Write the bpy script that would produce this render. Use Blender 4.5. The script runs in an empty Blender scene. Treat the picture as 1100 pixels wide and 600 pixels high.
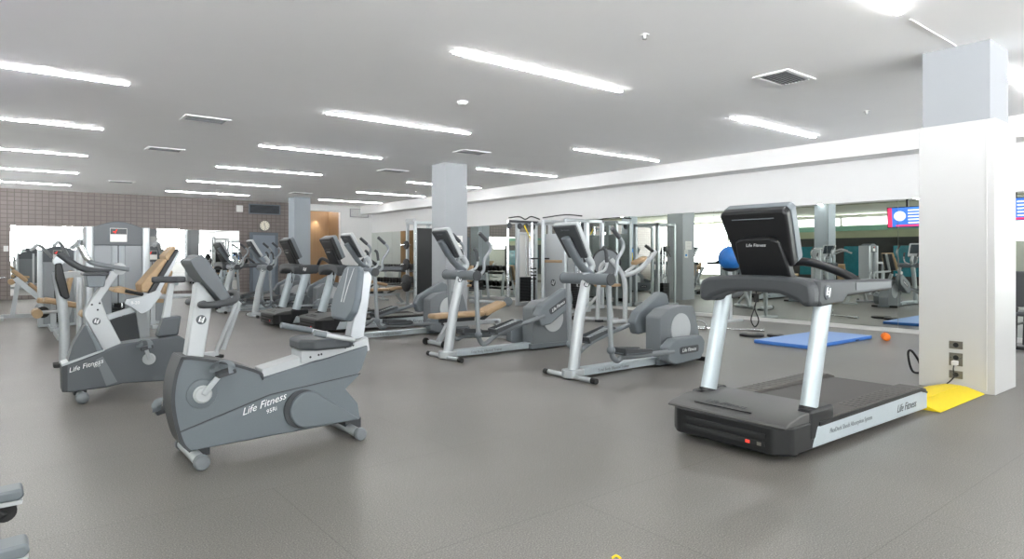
import bpy, bmesh, math, random
from mathutils import Vector, Matrix
random.seed(7)
C = bpy.context.scene.collection
PI = math.pi
CZ = 3.36                     # ceiling height

# ------------------------------------------------------------------ materials
def lin(h):
    h = h.lstrip('#'); r = []
    for i in (0, 2, 4):
        c = int(h[i:i+2], 16)/255
        r.append(c/12.92 if c <= .04045 else ((c+.055)/1.055)**2.4)
    return (*r, 1)

def mat(name, col, rough=.5, metal=0., spec=.5, emit=0., var=0., scale=40., bump=0.):
    m = bpy.data.materials.new(name); m.use_nodes = True
    nt = m.node_tree; b = nt.nodes['Principled BSDF']
    c = lin(col) if isinstance(col, str) else col
    b.inputs['Base Color'].default_value = c
    b.inputs['Roughness'].default_value = rough
    b.inputs['Metallic'].default_value = metal
    b.inputs['Specular IOR Level'].default_value = spec
    if emit:
        b.inputs['Emission Color'].default_value = c
        b.inputs['Emission Strength'].default_value = emit
    if var or bump:
        tc = nt.nodes.new('ShaderNodeTexCoord'); n = nt.nodes.new('ShaderNodeTexNoise')
        n.inputs['Scale'].default_value = scale; n.inputs['Detail'].default_value = 3
        nt.links.new(tc.outputs['Object'], n.inputs['Vector'])
        if var:
            r = nt.nodes.new('ShaderNodeValToRGB')
            r.color_ramp.elements[0].position = .3; r.color_ramp.elements[1].position = .7
            r.color_ramp.elements[0].color = (*[x*(1-var) for x in c[:3]], 1)
            r.color_ramp.elements[1].color = (*[min(1, x*(1+var)) for x in c[:3]], 1)
            nt.links.new(n.outputs['Fac'], r.inputs['Fac']); nt.links.new(r.outputs['Color'], b.inputs['Base Color'])
        if bump:
            bp = nt.nodes.new('ShaderNodeBump'); bp.inputs['Strength'].default_value = bump; bp.inputs['Distance'].default_value = .002
            nt.links.new(n.outputs['Fac'], bp.inputs['Height']); nt.links.new(bp.outputs['Normal'], b.inputs['Normal'])
    return m

M = {}
M['wall'] = mat('wall_paint', '#d2d2d1', .7, var=.01, scale=3)
M['ceil'] = mat('ceiling_paint', '#fafafa', .8, var=.008, scale=2)
M['ceil_olive'] = mat('olive_ceiling_paint', '#a9ac96', .8, var=.02, scale=2)
M['column'] = mat('column_paint', '#909396', .6, var=.01, scale=4)
M['column_grey'] = mat('grey_column_paint', '#9ba3a9', .6, var=.01, scale=4)
M['column_mid'] = mat('pale_column_paint', '#a6aaad', .6, var=.01, scale=4)
M['casing'] = mat('casing_paint', '#bdbdbc', .45, var=.006, scale=4)
M['trim'] = mat('trim_paint', '#d6d6d3', .5)
M['silver'] = mat('silver_paint', '#b9bec1', .34, .35, var=.015, scale=30)
M['white_metal'] = mat('pale_metal', '#b7bbbd', .4, .1, var=.01, scale=30)
M['alum'] = mat('brushed_aluminium', '#bcc6cb', .36, .35, var=.02, scale=60)
M['chrome'] = mat('chrome', '#dcdedf', .16, .95)
M['grey'] = mat('grey_plastic', '#6d7479', .45, 0, var=.02, scale=60)
M['bike_grey'] = mat('blue_grey_plastic', '#676f74', .42, 0, var=.015, scale=80)
M['bike_dark'] = mat('dark_bike_plastic', '#54595d', .45, 0, var=.015, scale=80)
M['arm_metal'] = mat('grey_arm_metal', '#8d9295', .35, .3, var=.02, scale=40)
M['tower_panel'] = mat('tower_shroud_plastic', '#8d9296', .4, 0, var=.01, scale=20)
M['tower_slot'] = mat('tower_slot_plastic', '#9da4a9', .4, 0, var=.01, scale=20)
M['grey_mid'] = mat('mid_grey_plastic', '#71767a', .45, 0, var=.02, scale=60)
M['grey_dark'] = mat('charcoal_plastic', '#3d4043', .5, 0, var=.03, scale=80, bump=.1)
M['hood'] = mat('treadmill_hood_plastic', '#4e4e4d', .42, 0, var=.03, scale=120, bump=.15)
M['black'] = mat('black_plastic', '#151618', .42, 0, var=.05, scale=90, bump=.1)
M['rubber'] = mat('black_rubber', '#242424', .7, 0, var=.08, scale=90)
M['belt'] = mat('running_belt', '#423f3d', .6, 0, var=.06, scale=150)
M['deck'] = mat('deck_rail_plastic', '#55524f', .55, 0, var=.05, scale=150, bump=.2)
M['vinyl'] = mat('dark_vinyl', '#45494d', .5, 0, var=.03, scale=60, bump=.1)
M['seat_grey'] = mat('grey_seat_plastic', '#626b72', .4, 0, var=.02, scale=30)
M['tan'] = mat('tan_vinyl', '#b09573', .5, 0, var=.05, scale=25, bump=.1)
M['iron'] = mat('black_iron', '#1b1b1c', .45, .2, var=.1, scale=40)
M['mat_blue'] = mat('blue_mat_vinyl', '#86a5d8', .5, 0, var=.03, scale=40, bump=.1)
M['mat_edge'] = mat('blue_mat_edge', '#3f78c9', .55, 0, var=.03, scale=40)
M['ball_blue'] = mat('blue_ball_rubber', '#1f66ad', .4, 0, var=.12, scale=14)
M['orange'] = mat('orange_neoprene', '#ef7a1d', .5, 0, var=.06, scale=40)
M['yellow'] = mat('yellow_plastic', '#e3c80c', .5, 0, var=.03, scale=40)
M['paper'] = mat('paper', '#ecebe7', .8, var=.01)
M['paper_blue'] = mat('blue_print', '#4f8fd0', .8)
M['ink'] = mat('dark_ink', '#3c3d40', .7)
M['white_ink'] = mat('white_ink', '#eff1f1', .5)
M['red'] = mat('red_plastic', '#d7382b', .4, emit=.6)
M['outlet'] = mat('steel_plate', '#77746c', .4, .5, var=.05, scale=60)
M['door'] = mat('slate_door_paint', '#7f8993', .5, var=.01, scale=5)
M['frame_dark'] = mat('slate_frame_paint', '#616a73', .5)
M['vent_dark'] = mat('vent_void', '#2a2b2c', .8)
M['louvre'] = mat('grey_louvre', '#8d8f90', .5)
M['lamp'] = mat('lamp_diffuser', (1, 1, 1, 1), .5, emit=50.)
M['screen'] = mat('lit_screen', '#4f7fb5', .3, emit=.9)
M['lcd'] = mat('dark_lcd', '#3a4147', .25)
M['teal'] = mat('teal_glass_panel', '#2f7f90', .25, var=.1, scale=6)
M['teal_band'] = mat('teal_band_paint', '#7fae9f', .6)
M['dark_part'] = mat('dark_partition', '#3a3b3d', .5, var=.08, scale=3)
M['tile_dk'] = M['dark_part']

def floor_mat():
    m = bpy.data.materials.new('rubber_floor'); m.use_nodes = True; nt = m.node_tree; b = nt.nodes['Principled BSDF']
    tc = nt.nodes.new('ShaderNodeTexCoord')
    n = nt.nodes.new('ShaderNodeTexNoise'); n.inputs['Scale'].default_value = 150; n.inputs['Detail'].default_value = 2
    nt.links.new(tc.outputs['Object'], n.inputs['Vector'])
    r = nt.nodes.new('ShaderNodeValToRGB')
    e = r.color_ramp.elements
    e[0].position = .36; e[0].color = lin('#595754'); e[1].position = .74; e[1].color = lin('#a7a49d')
    x = e.new(.48); x.color = lin('#706d69'); x = e.new(.60); x.color = lin('#7a7670')
    nt.links.new(n.outputs['Fac'], r.inputs['Fac'])
    n2 = nt.nodes.new('ShaderNodeTexNoise'); n2.inputs['Scale'].default_value = .9; n2.inputs['Detail'].default_value = 5
    nt.links.new(tc.outputs['Object'], n2.inputs['Vector'])
    r2 = nt.nodes.new('ShaderNodeValToRGB'); r2.color_ramp.elements[0].position = .3; r2.color_ramp.elements[1].position = .7
    r2.color_ramp.elements[0].color = (.86, .86, .86, 1); r2.color_ramp.elements[1].color = (1.04, 1.04, 1.04, 1)
    nt.links.new(n2.outputs['Fac'], r2.inputs['Fac'])
    bk = nt.nodes.new('ShaderNodeTexBrick'); bk.offset = .5; bk.inputs['Scale'].default_value = 1
    bk.inputs['Brick Width'].default_value = 2.4; bk.inputs['Row Height'].default_value = 1.22; bk.inputs['Mortar Size'].default_value = .003
    bk.inputs['Color1'].default_value = (1, 1, 1, 1); bk.inputs['Color2'].default_value = (.97, .97, .97, 1); bk.inputs['Mortar'].default_value = (.72, .72, .72, 1)
    nt.links.new(tc.outputs['Object'], bk.inputs['Vector'])
    m1 = nt.nodes.new('ShaderNodeMixRGB'); m1.blend_type = 'MULTIPLY'; m1.inputs['Fac'].default_value = 1
    m2 = nt.nodes.new('ShaderNodeMixRGB'); m2.blend_type = 'MULTIPLY'; m2.inputs['Fac'].default_value = 1
    nt.links.new(r.outputs['Color'], m1.inputs['Color1']); nt.links.new(r2.outputs['Color'], m1.inputs['Color2'])
    nt.links.new(m1.outputs['Color'], m2.inputs['Color1']); nt.links.new(bk.outputs['Color'], m2.inputs['Color2'])
    nt.links.new(m2.outputs['Color'], b.inputs['Base Color'])
    b.inputs['Roughness'].default_value = .36; b.inputs['Specular IOR Level'].default_value = .5
    bp = nt.nodes.new('ShaderNodeBump'); bp.inputs['Strength'].default_value = .25; bp.inputs['Distance'].default_value = .002
    nt.links.new(n.outputs['Fac'], bp.inputs['Height']); nt.links.new(bp.outputs['Normal'], b.inputs['Normal'])
    return m
M['floor'] = floor_mat()

def tile_mat():
    m = bpy.data.materials.new('square_wall_tile'); m.use_nodes = True; nt = m.node_tree; b = nt.nodes['Principled BSDF']
    tc = nt.nodes.new('ShaderNodeTexCoord'); sp = nt.nodes.new('ShaderNodeSeparateXYZ'); cb = nt.nodes.new('ShaderNodeCombineXYZ')
    nt.links.new(tc.outputs['Object'], sp.inputs[0]); nt.links.new(sp.outputs['X'], cb.inputs['X']); nt.links.new(sp.outputs['Z'], cb.inputs['Y'])
    bk = nt.nodes.new('ShaderNodeTexBrick'); bk.offset = 0; bk.inputs['Scale'].default_value = 1
    bk.inputs['Brick Width'].default_value = .17; bk.inputs['Row Height'].default_value = .13; bk.inputs['Mortar Size'].default_value = .012
    bk.inputs['Color1'].default_value = lin('#7d7470'); bk.inputs['Color2'].default_value = lin('#766d69'); bk.inputs['Mortar'].default_value = lin('#615a56')
    nt.links.new(cb.outputs[0], bk.inputs['Vector']); nt.links.new(bk.outputs['Color'], b.inputs['Base Color'])
    b.inputs['Roughness'].default_value = .5
    return m
M['tile'] = tile_mat()

def wood_mat():
    m = bpy.data.materials.new('honey_wood_panel'); m.use_nodes = True; nt = m.node_tree; b = nt.nodes['Principled BSDF']
    tc = nt.nodes.new('ShaderNodeTexCoord'); mp = nt.nodes.new('ShaderNodeMapping'); mp.inputs['Scale'].default_value = (14, 14, .8)
    n = nt.nodes.new('ShaderNodeTexNoise'); n.inputs['Scale'].default_value = 1; n.inputs['Detail'].default_value = 6
    nt.links.new(tc.outputs['Object'], mp.inputs['Vector']); nt.links.new(mp.outputs[0], n.inputs['Vector'])
    r = nt.nodes.new('ShaderNodeValToRGB'); r.color_ramp.elements[0].color = lin('#8f7150'); r.color_ramp.elements[1].color = lin('#a68866')
    nt.links.new(n.outputs['Fac'], r.inputs['Fac']); nt.links.new(r.outputs['Color'], b.inputs['Base Color'])
    b.inputs['Roughness'].default_value = .5
    return m
M['wood'] = wood_mat()

def mirror_mat(name, col):
    m = bpy.data.materials.new(name); m.use_nodes = True; b = m.node_tree.nodes['Principled BSDF']
    b.inputs['Base Color'].default_value = col; b.inputs['Metallic'].default_value = 1; b.inputs['Roughness'].default_value = 0.0
    return m
M['mirror'] = mirror_mat('mirror_silvering', (.72, .76, .72, 1))
M['mirror_clear'] = mirror_mat('clear_mirror_silvering', (.9, .91, .9, 1))

M['tv_blue'] = mat('television_blue', '#3563b8', .3, emit=1.2); M['tv_red'] = mat('television_red', '#d8305a', .3, emit=1.2); M['tv_white'] = mat('television_white', '#dfe3ee', .3, emit=1.1)

# ------------------------------------------------------------------ mesh helpers
def rnd(poly, r, n=4):
    """round the corners of a 2D polygon; r number or list"""
    out = []; N = len(poly)
    for i, p in enumerate(poly):
        rr = r[i] if isinstance(r, (list, tuple)) else r
        p = Vector(p); a = Vector(poly[i-1]); b = Vector(poly[(i+1) % N])
        da, db = a-p, b-p; la, lb = da.length, db.length
        if rr <= 0 or la < 1e-6 or lb < 1e-6: out.append(tuple(p)); continue
        ang = da.angle(db); t = min(rr/max(math.tan(ang/2), .05), la*.48, lb*.48)
        s, e = p+da/la*t, p+db/lb*t
        for k in range(n+1):
            f = k/n; out.append(tuple(s*(1-f)**2 + p*2*f*(1-f) + e*f*f))
    return out

def cat(pts, n=6, closed=False):
    P = [Vector(p) for p in pts]; out = []; N = len(P)
    rng = range(N) if closed else range(N-1)
    for i in rng:
        p1, p2 = P[i], P[(i+1) % N]
        p0 = P[i-1] if (closed or i > 0) else p1*2-p2
        p3 = P[(i+2) % N] if (closed or i+2 < N) else p2*2-p1
        for k in range(n):
            t = k/n
            out.append(.5*((2*p1)+(p2-p0)*t+(2*p0-5*p1+4*p2-p3)*t*t+(3*p1-p0-3*p2+p3)*t**3))
    if not closed: out.append(P[-1])
    return out

def circ(cx, cy, r, n=24, a0=0, a1=2*PI):
    full = abs(a1-a0-2*PI) < 1e-6
    return [(cx+r*math.cos(a0+(a1-a0)*k/(n if full else n-1)), cy+r*math.sin(a0+(a1-a0)*k/(n if full else n-1))) for k in range(n)]

class MB:
    def __init__(s): s.bm = bmesh.new()
    def _f(s, vs):
        try: return s.bm.faces.new(vs)
        except ValueError: return None
    def prism(s, poly, a0, a1, axis='y', X=None):
        def mk(p, a):
            v = {'y': (p[0], a, p[1]), 'x': (a, p[0], p[1]), 'z': (p[0], p[1], a)}[axis]
            v = Vector(v); return s.bm.verts.new(X @ v if X else v)
        A = [mk(p, a0) for p in poly]; B = [mk(p, a1) for p in poly]
        s._f(A); s._f(B[::-1])
        for i in range(len(poly)):
            j = (i+1) % len(poly); s._f([A[i], A[j], B[j], B[i]])
        return s
    def box(s, c, d, X=None, r=0):
        x, y, z = [k/2 for k in d]
        T = Matrix.Translation(c) @ X if X else Matrix.Translation(c)
        poly = [(-x, -y), (x, -y), (x, y), (-x, y)]
        if r: poly = rnd(poly, r, 4)
        return s.prism(poly, -z, z, 'z', T)
    def tube(s, pts, r, n=10, smooth=0, closed=False, flat=None, cap=True):
        P = cat(pts, smooth, closed) if smooth else [Vector(p) for p in pts]
        N = len(P); rings = []; up = None
        for i, p in enumerate(P):
            a = P[i-1] if (i > 0 or closed) else p; b = P[(i+1) % N] if (i < N-1 or closed) else p
            t = (b-a).normalized()
            if up is None:
                up = Vector((0, 0, 1)) if abs(t.z) < .9 else Vector((1, 0, 0))
                if flat: up = Vector(flat[1])
            u = (up-t*up.dot(t)).normalized(); w = t.cross(u)
            if not flat: up = u
            rr = r if not isinstance(r, (list, tuple)) else r[min(len(r)-1, int(i*len(r)/N))] if len(r) != N else r[i]
            r2 = flat[0] if flat else rr
            rings.append([s.bm.verts.new(p+w*rr*math.cos(2*PI*k/n)+u*r2*math.sin(2*PI*k/n)) for k in range(n)])
        for i in range(N if closed else N-1):
            A, B = rings[i], rings[(i+1) % N]
            for k in range(n): s._f([A[k], A[(k+1) % n], B[(k+1) % n], B[k]])
        if cap and not closed: s._f(rings[0][::-1]); s._f(rings[-1])
        return s
    def cyl(s, p0, p1, r0, r1=None, n=20):
        p0, p1 = Vector(p0), Vector(p1)
        return s.lathe(p0, p1-p0, [(0, r0), ((p1-p0).length, r0 if r1 is None else r1)], n)
    def lathe(s, o, d, prof, n=20, hole=False):
        o = Vector(o); d = Vector(d).normalized(); u = d.orthogonal().normalized(); w = d.cross(u); rings = []
        for h, r in prof:
            if r < 1e-5: rings.append([s.bm.verts.new(o+d*h)])
            else: rings.append([s.bm.verts.new(o+d*h+(u*math.cos(2*PI*k/n)+w*math.sin(2*PI*k/n))*r) for k in range(n)])
        for A, B in zip(rings, rings[1:]):
            for k in range(n):
                a, b = A[k % len(A)], A[(k+1) % len(A)]; c, e = B[(k+1) % len(B)], B[k % len(B)]
                q = []
                for v in (a, b, c, e):
                    if v not in q: q.append(v)
                if len(q) >= 3: s._f(q)
        if hole:
            A, B = rings[-1], rings[0]
            for k in range(n): s._f([A[k], A[(k+1) % n], B[(k+1) % n], B[k]])
            return s
        if len(rings[0]) > 1: s._f(rings[0][::-1])
        if len(rings[-1]) > 1: s._f(rings[-1])
        return s
    def ball(s, c, r, n=18, sc=(1, 1, 1)):
        T = Matrix.Translation(c) @ Matrix.Diagonal((*[k*r for k in sc], 1))
        bmesh.ops.create_uvsphere(s.bm, u_segments=n, v_segments=n//2+2, radius=1, matrix=T); return s
    def bar(s, p0, p1, w, h, up=(0, 0, 1)):
        p0, p1 = Vector(p0), Vector(p1); t = (p1-p0).normalized(); u = Vector(up); u = (u-t*u.dot(t)).normalized(); w_ = t.cross(u)
        X = Matrix((( *[t.x, w_.x, u.x], p0.x), (t.y, w_.y, u.y, p0.y), (t.z, w_.z, u.z, p0.z), (0, 0, 0, 1)))
        L = (p1-p0).length
        return s.box(X @ Vector((L/2, 0, 0)), (L, w, h), X.to_3x3().to_4x4())
    def build(s, name, m, parent=None, bevel=0, ang=35, seg=2):
        bmesh.ops.recalc_face_normals(s.bm, faces=s.bm.faces)
        me = bpy.data.meshes.new(name); s.bm.to_mesh(me); s.bm.free()
        me.materials.append(M[m] if isinstance(m, str) else m)
        for p in me.polygons: p.use_smooth = True
        me.set_sharp_from_angle(angle=math.radians(ang))
        o = bpy.data.objects.new(name, me); C.objects.link(o)
        if parent: o.parent = parent
        if bevel:
            b = o.modifiers.new('bevel', 'BEVEL'); b.width = bevel; b.segments = seg; b.limit_method = 'ANGLE'; b.angle_limit = math.radians(40)
            b.use_clamp_overlap = True
        return o

def cols(x, y, z, o):
    x, y, z = Vector(x), Vector(y), Vector(z)
    return Matrix(((x.x, y.x, z.x, o[0]), (x.y, y.y, z.y, o[1]), (x.z, y.z, z.z, o[2]), (0, 0, 0, 1)))

def text(name, s, size, m, parent, X, shear=0., ext=.0006):
    cu = bpy.data.curves.new(name, 'FONT'); cu.body = s; cu.size = size; cu.shear = shear; cu.extrude = ext; cu.resolution_u = 2
    t = bpy.data.objects.new('tmp', cu); C.objects.link(t)
    dg = bpy.context.evaluated_depsgraph_get()
    me = bpy.data.meshes.new_from_object(t.evaluated_get(dg)); bpy.data.objects.remove(t)
    me.transform(X); me.materials.clear(); me.materials.append(M[m])
    o = bpy.data.objects.new(name, me); C.objects.link(o)
    if parent: o.parent = parent
    return o
def side_X(x, y, z, slope=0):    # text on a face that looks towards -y
    c, s = math.cos(slope), math.sin(slope)
    return cols((c, 0, s), (-s, 0, c), (0, -1, 0), (x, y, z))

def thing(name, label, cat_, loc=(0, 0, 0), rz=0, group=None):
    o = bpy.data.objects.new(name, None); C.objects.link(o); o.empty_display_size = .2
    o.location = loc; o.rotation_euler = (0, 0, rz); o['label'] = label; o['category'] = cat_
    if group: o['group'] = group
    return o
def tag(o, label, cat_, group=None):
    o['label'] = label; o['category'] = cat_
    if group: o['group'] = group
    return o
def struct(o): o['kind'] = 'structure'; return o
def copy_tree(o, parent=None):
    c = o.copy(); C.objects.link(c)
    if parent: c.parent = parent
    for ch in list(o.children): copy_tree(ch, c)
    return c
def dup(o, loc, label, rz=None, group=None):
    c = copy_tree(o); c.location = loc; c['label'] = label
    if rz is not None: c.rotation_euler = (0, 0, rz)
    if group: c['group'] = group
    return c

def emblem(parent, X, r, nm='emblem'):
    """round badge with a pale slanted mark; X maps local (x right, y up, z out)"""
    d = MB(); d.lathe(X @ Vector((0, 0, -.004)), X.to_3x3() @ Vector((0, 0, 1)), [(0, r), (.006, r), (.008, r*.9)], 24)
    e = d.build(nm, 'bike_dark', parent)
    k = MB(); s = r*1.12
    for poly in ([(-.55, -.35), (-.3, -.35), (.0, .6), (-.25, .6)], [(-.55, -.35), (.2, -.35), (.26, -.17), (-.49, -.17)],
                 [(.05, -.6), (.3, -.6), (.65, .5), (.4, .5)], [(-.05, .0), (.5, .0), (.56, .17), (.01, .17)]):
        k.prism([(a*s, b*s) for a, b in poly], .003, .0055, 'z', X)
    k.build('mark', 'white_ink', e)
    return e

# ------------------------------------------------------------------ room
XR, YF, XL, YB = 12.14, 24.6, -8.0, -9.0
struct(MB().box(((XL+XR)/2, (YB+YF)/2+1, -.05), (XR-XL+.4, YF-YB+3.2, .1)).build('floor', 'floor'))
struct(MB().box(((-1.8+XR)/2, (YB+YF)/2+1, CZ+.06), (XR+1.8+.4, YF-YB+3.2, .12)).build('ceiling', 'ceil'))
struct(MB().box(((XL-1.8)/2, (YB+YF)/2+1, CZ+.04), (-1.8-XL, YF-YB+3.2, .16)).build('ceiling_aisle', 'ceil_olive'))
struct(MB().box((XR+.08, (YB+YF)/2+1, CZ/2), (.16, YF-YB+3.2, CZ)).build('wall_right', 'wall'))
# soffit running along the right wall
struct(MB().box((11.87, (YB+YF)/2, (3.04+CZ)/2), (.54, YF-YB, CZ-3.04)).build('trim_soffit', 'wall'))
struct(MB().box((12.09, (YB+YF)/2, .032), (.07, YF-YB, .064)).build('baseboard_right', 'trim', bevel=.004))
struct(MB().box((6.74, 2.21, CZ-.004), (1.14, .014, .008)).build('trim_conduit', 'ceil'))
# far wall: tiled part, recess, white part
w = MB(); w.box(((XL+9.45)/2, YF+.1, CZ/2), (9.45-XL, .2, CZ)); struct(w.build('wall_far', 'tile'))
struct(MB().box(((10.75+XR)/2, YF+.1, CZ/2), (XR-10.75, .2, CZ)).build('wall_far_white', 'wall'))
struct(MB().box((10.1, YF+.1, 3.23), (1.3, .2, .26)).build('trim_lintel', 'wall'))
r = MB(); r.box((10.1, YF+1.3, 1.6), (1.7, .08, 3.2)); r.box((9.41, YF+.75, 1.6), (.08, 1.1, 3.2)); r.box((10.8, YF+.75, 1.6), (.08, 1.1, 3.2))
struct(r.build('wall_recess', 'wood'))
# left side: windows and clerestory added to bring daylight onto the ceiling
wl = MB(); wl.box((XL-.08, -5.5, .12), (.16, 7.0, .24)); wl.box((XL-.08, 3.0, .95), (.16, 10.0, 1.9)); wl.box((XL-.08, 21.8, .12), (.16, 5.6, .24)); wl.box((XL-.08, (YB+YF)/2, CZ-.06), (.16, YF-YB+.4, .12))
struct(wl.build('wall_left', 'wall'))
wl = MB(); wl.box((XL-.08, 13.5, 1.38), (.16, 11, 2.76)); struct(wl.build('wall_left_olive', 'ceil_olive'))
def added_window(n, y0, y1, z0):
    f = MB(); zc = (z0+3.24)/2
    for yy in (y0+.03, y1-.03): f.box((XL-.08, yy, zc), (.1, .06, 3.24-z0))
    for zz in (z0+.03, 3.21): f.box((XL-.08, (y0+y1)/2, zz), (.1, y1-y0-.12, .06))
    struct(f.build(f'window_{n}', 'trim'))  # added opening that lets daylight in on the left
for k in range(4): added_window(11+k, YB+k*1.75, YB+(k+1)*1.75, .24)  # unseen windows, put in for daylight
for k in range(5): added_window(30+k, 8+k*2.2, 8+(k+1)*2.2, 2.76)
for k in range(5): added_window(50+k, -2+k*2.0, -2+(k+1)*2.0, 1.9)  # unseen row, opened for more light on the ceiling
for k in range(3): added_window(40+k, 19+k*1.86, 19+(k+1)*1.86, .24)
# window wall behind the camera
wb = MB(); wb.box(((XL+XR)/2, YB-.1, .45), (XR-XL, .2, .9)); wb.box(((XL+XR)/2, YB-.1, CZ-.1), (XR-XL, .2, .2))
struct(wb.build('wall_back', 'wall'))
nw = 10; ww = (XR-XL)/nw
for k in range(nw):
    f = MB(); x0 = XL+k*ww
    for xx in (x0+.03, x0+ww-.03): f.box((xx, YB-.1, 2.03), (.06, .12, 2.26))
    for zz in (.93, 3.13): f.box((x0+ww/2, YB-.1, zz), (ww-.12, .12, .06))
    struct(f.build(f'window_{k+1}', 'trim'))
# left side glazed partition that the mirror shows
lp = MB(); lp.box((XL+.1, 13.5, 1.1), (.18, 11, 2.2)); struct(lp.build('wall_left_partition', 'dark_part'))
lb = MB(); lb.box((XL+.02, 13.5, 2.66), (.06, 11, .22)); struct(lb.build('trim_left_band', 'teal_band'))
for k in range(5):
    t = MB(); t.box((XL+.2, 9.2+k*2.2, 1.1), (.03, 1.5, 1.4)); struct(t.build(f'window_{20+k}', 'teal'))

# columns
def column(name, x, y, m, w=.57):
    return struct(MB().box((x+w/2, y+w/2, CZ/2), (w, w, CZ)).build(name, m))
column('column_near', 7.33, 1.94, 'column')
column('column_middle', 7.62, 11.9, 'column_mid')
column('column_far', 7.93, 22.0, 'column_grey')
for k, y in enumerate((1.94, 11.9, 22.0)): column(f'column_aisle_{k+1}', -1.6, y, 'column_grey')
cs = MB(); cs.box((7.62, 2.21, 1.3), (.66, .64, 2.6)); cas = struct(cs.build('column_casing', 'casing', bevel=.004))
struct(MB().box((7.288, 1.955, 1.31), (.008, .006, 2.56)).build('trim_casing_joint', 'trim'))

# mirrors
mw = thing('wall_mirror', 'long frameless mirror covering the lower right wall above its white base strip', 'mirror', (12.12, 10, .065))
y = YB+.1
while y < YF-.05:
    y1 = min(y+1.22, YF-.02)
    MB().box((0, (y+y1)/2-10, 1.1125), (.02, y1-y-.006, 2.22)).build('panel', 'mirror', mw); y = y1
fm = thing('wall_mirror', 'wide mirror set in the far brown tiled wall behind the strength machines', 'mirror', (3.54, YF-.012, .12))
for k in range(4): MB().box((-2.475+k*1.65, 0, 1.06), (1.645, .02, 2.12)).build('panel', 'mirror_clear', fm)

# door
d = MB(); 
for xx in (7.25, 8.17): d.box((xx, YF-.03, 1.1), (.1, .12, 2.2))
d.box((7.71, YF-.03, 2.15), (.82, .12, .1)); dr = struct(d.build('door_1', 'frame_dark'))
MB().box((7.71, YF-.02, 1.05), (.82, .06, 2.1)).build('leaf', 'door', dr)
MB().cyl((8.03, YF-.1, 1.0), (8.03, YF-.05, 1.0), .03).build('handle', 'chrome', dr)

# ------------------------------------------------------------------ ceiling fittings
ROW = [-4.6, -1.2, 2.2, 5.39, 8.82, 12.17, 15.6, 19.0, 22.35]
rown = ['second row behind the viewer', 'row behind the viewer', 'row by the white cased column', 'first row beyond the cased column', 'second row beyond the cased column', 'third row beyond the cased column',
        'fourth row beyond the cased column', 'second row from the far wall', 'row closest to the far tiled wall']
lp0 = thing('ceiling_light', '', 'light')
MB().box((0, 0, -.003), (2.5, .075, .012)).build('housing', 'ceil', lp0)
for sx in (-.625, .625): MB().box((sx, 0, -.014), (1.215, .045, .016)).build('diffuser', 'lamp', lp0)
coln = {-6.3: 'over the glazed left side', -.07: 'left line of lights', 4.85: 'middle line of lights', 9.76: 'right line of lights'}
first = True
for X, cn in coln.items():
    for k, Y in enumerate(ROW):
        o = lp0 if first else copy_tree(lp0); first = False
        o.location = (X-.07+.029*(Y-5.4), Y, CZ-.004); o['category'] = 'light'; o['group'] = 'linear ceiling lights'
        o['label'] = f'white linear ceiling light, {cn}, {rown[k]}'

def vent(name, x, y, w, h, label):
    t = thing(name, label, 'vent', (x, y, CZ-.005), 0, 'ceiling air vents')
    f = MB()
    for s in (-1, 1):
        f.box((s*(w/2-.02), 0, -.006), (.05, h, .014)); f.box((0, s*(h/2-.02), -.006), (w, .05, .014))
    f.build('frame', 'ceil', t)
    MB().box((0, 0, 0), (w-.06, h-.06, .006)).build('backing', 'vent_dark', t)
    g = MB(); n = 8
    for k in range(n): g.box((0, -h/2+.05+(h-.1)*(k+.5)/n, -.008), (w-.08, .014, .006), Matrix.Rotation(.5, 4, 'X'))
    g.build('grille', 'louvre', t)
vent('ceiling_vent', 7.05, 3.83, .62, .42, 'square white ceiling air vent nearest the cased column')
vent('ceiling_vent', 2.41, 10.4, .62, .42, 'white ceiling air vent left of the smoke detector, larger of the left pair')
vent('ceiling_vent', 2.47, 13.78, .62, .42, 'white ceiling air vent above the tall grey weight tower')
vent('ceiling_vent', 7.26, 10.38, .62, .42, 'white ceiling air vent just left of the middle column top')
vent('ceiling_vent', 7.35, 13.8, .62, .42, 'white ceiling air vent beyond the middle column')
vent('ceiling_vent', 2.6, 20.5, .62, .42, 'small far ceiling air vent over the tiled wall mirror')
vent('ceiling_vent', 7.6, 20.5, .62, .42, 'far ceiling air vent in front of the grey far column')
sd = MB(); sd.lathe((4.81, 7.09, CZ), (0, 0, -1), [(0, .075), (.02, .075), (.045, .05), (.05, 0)], 24)
tag(sd.build('smoke_detector', 'trim'), 'round white smoke detector on the ceiling between light rows', 'detector')
sd = MB(); sd.lathe((5.32, 21.2, CZ), (0, 0, -1), [(0, .1), (.02, .1), (.05, .06), (.055, 0)], 24)
tag(sd.build('smoke_detector', 'trim'), 'round white smoke detector far back above the tiled wall mirror', 'detector')
for x, y, lb_ in ((4.68, 3.9, 'small white ceiling sprinkler head nearest the viewer'), (9.585, 3.985, 'small sprinkler head on the ceiling near the soffit and cased column'),
                  (10.07, 17.4, 'small sprinkler head on the ceiling left of the middle column')):
    t = thing('ceiling_sprinkler', lb_, 'sprinkler', (x, y, CZ), 0, 'ceiling sprinklers')
    MB().lathe((0, 0, 0), (0, 0, -1), [(0, .04), (.006, .04), (.008, .015), (.04, .01), (.042, 0)], 16).build('body', 'trim', t)
    MB().lathe((0, 0, -.04), (0, 0, -1), [(0, .02), (.004, .02)], 12).build('deflector', 'chrome', t)

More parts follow.
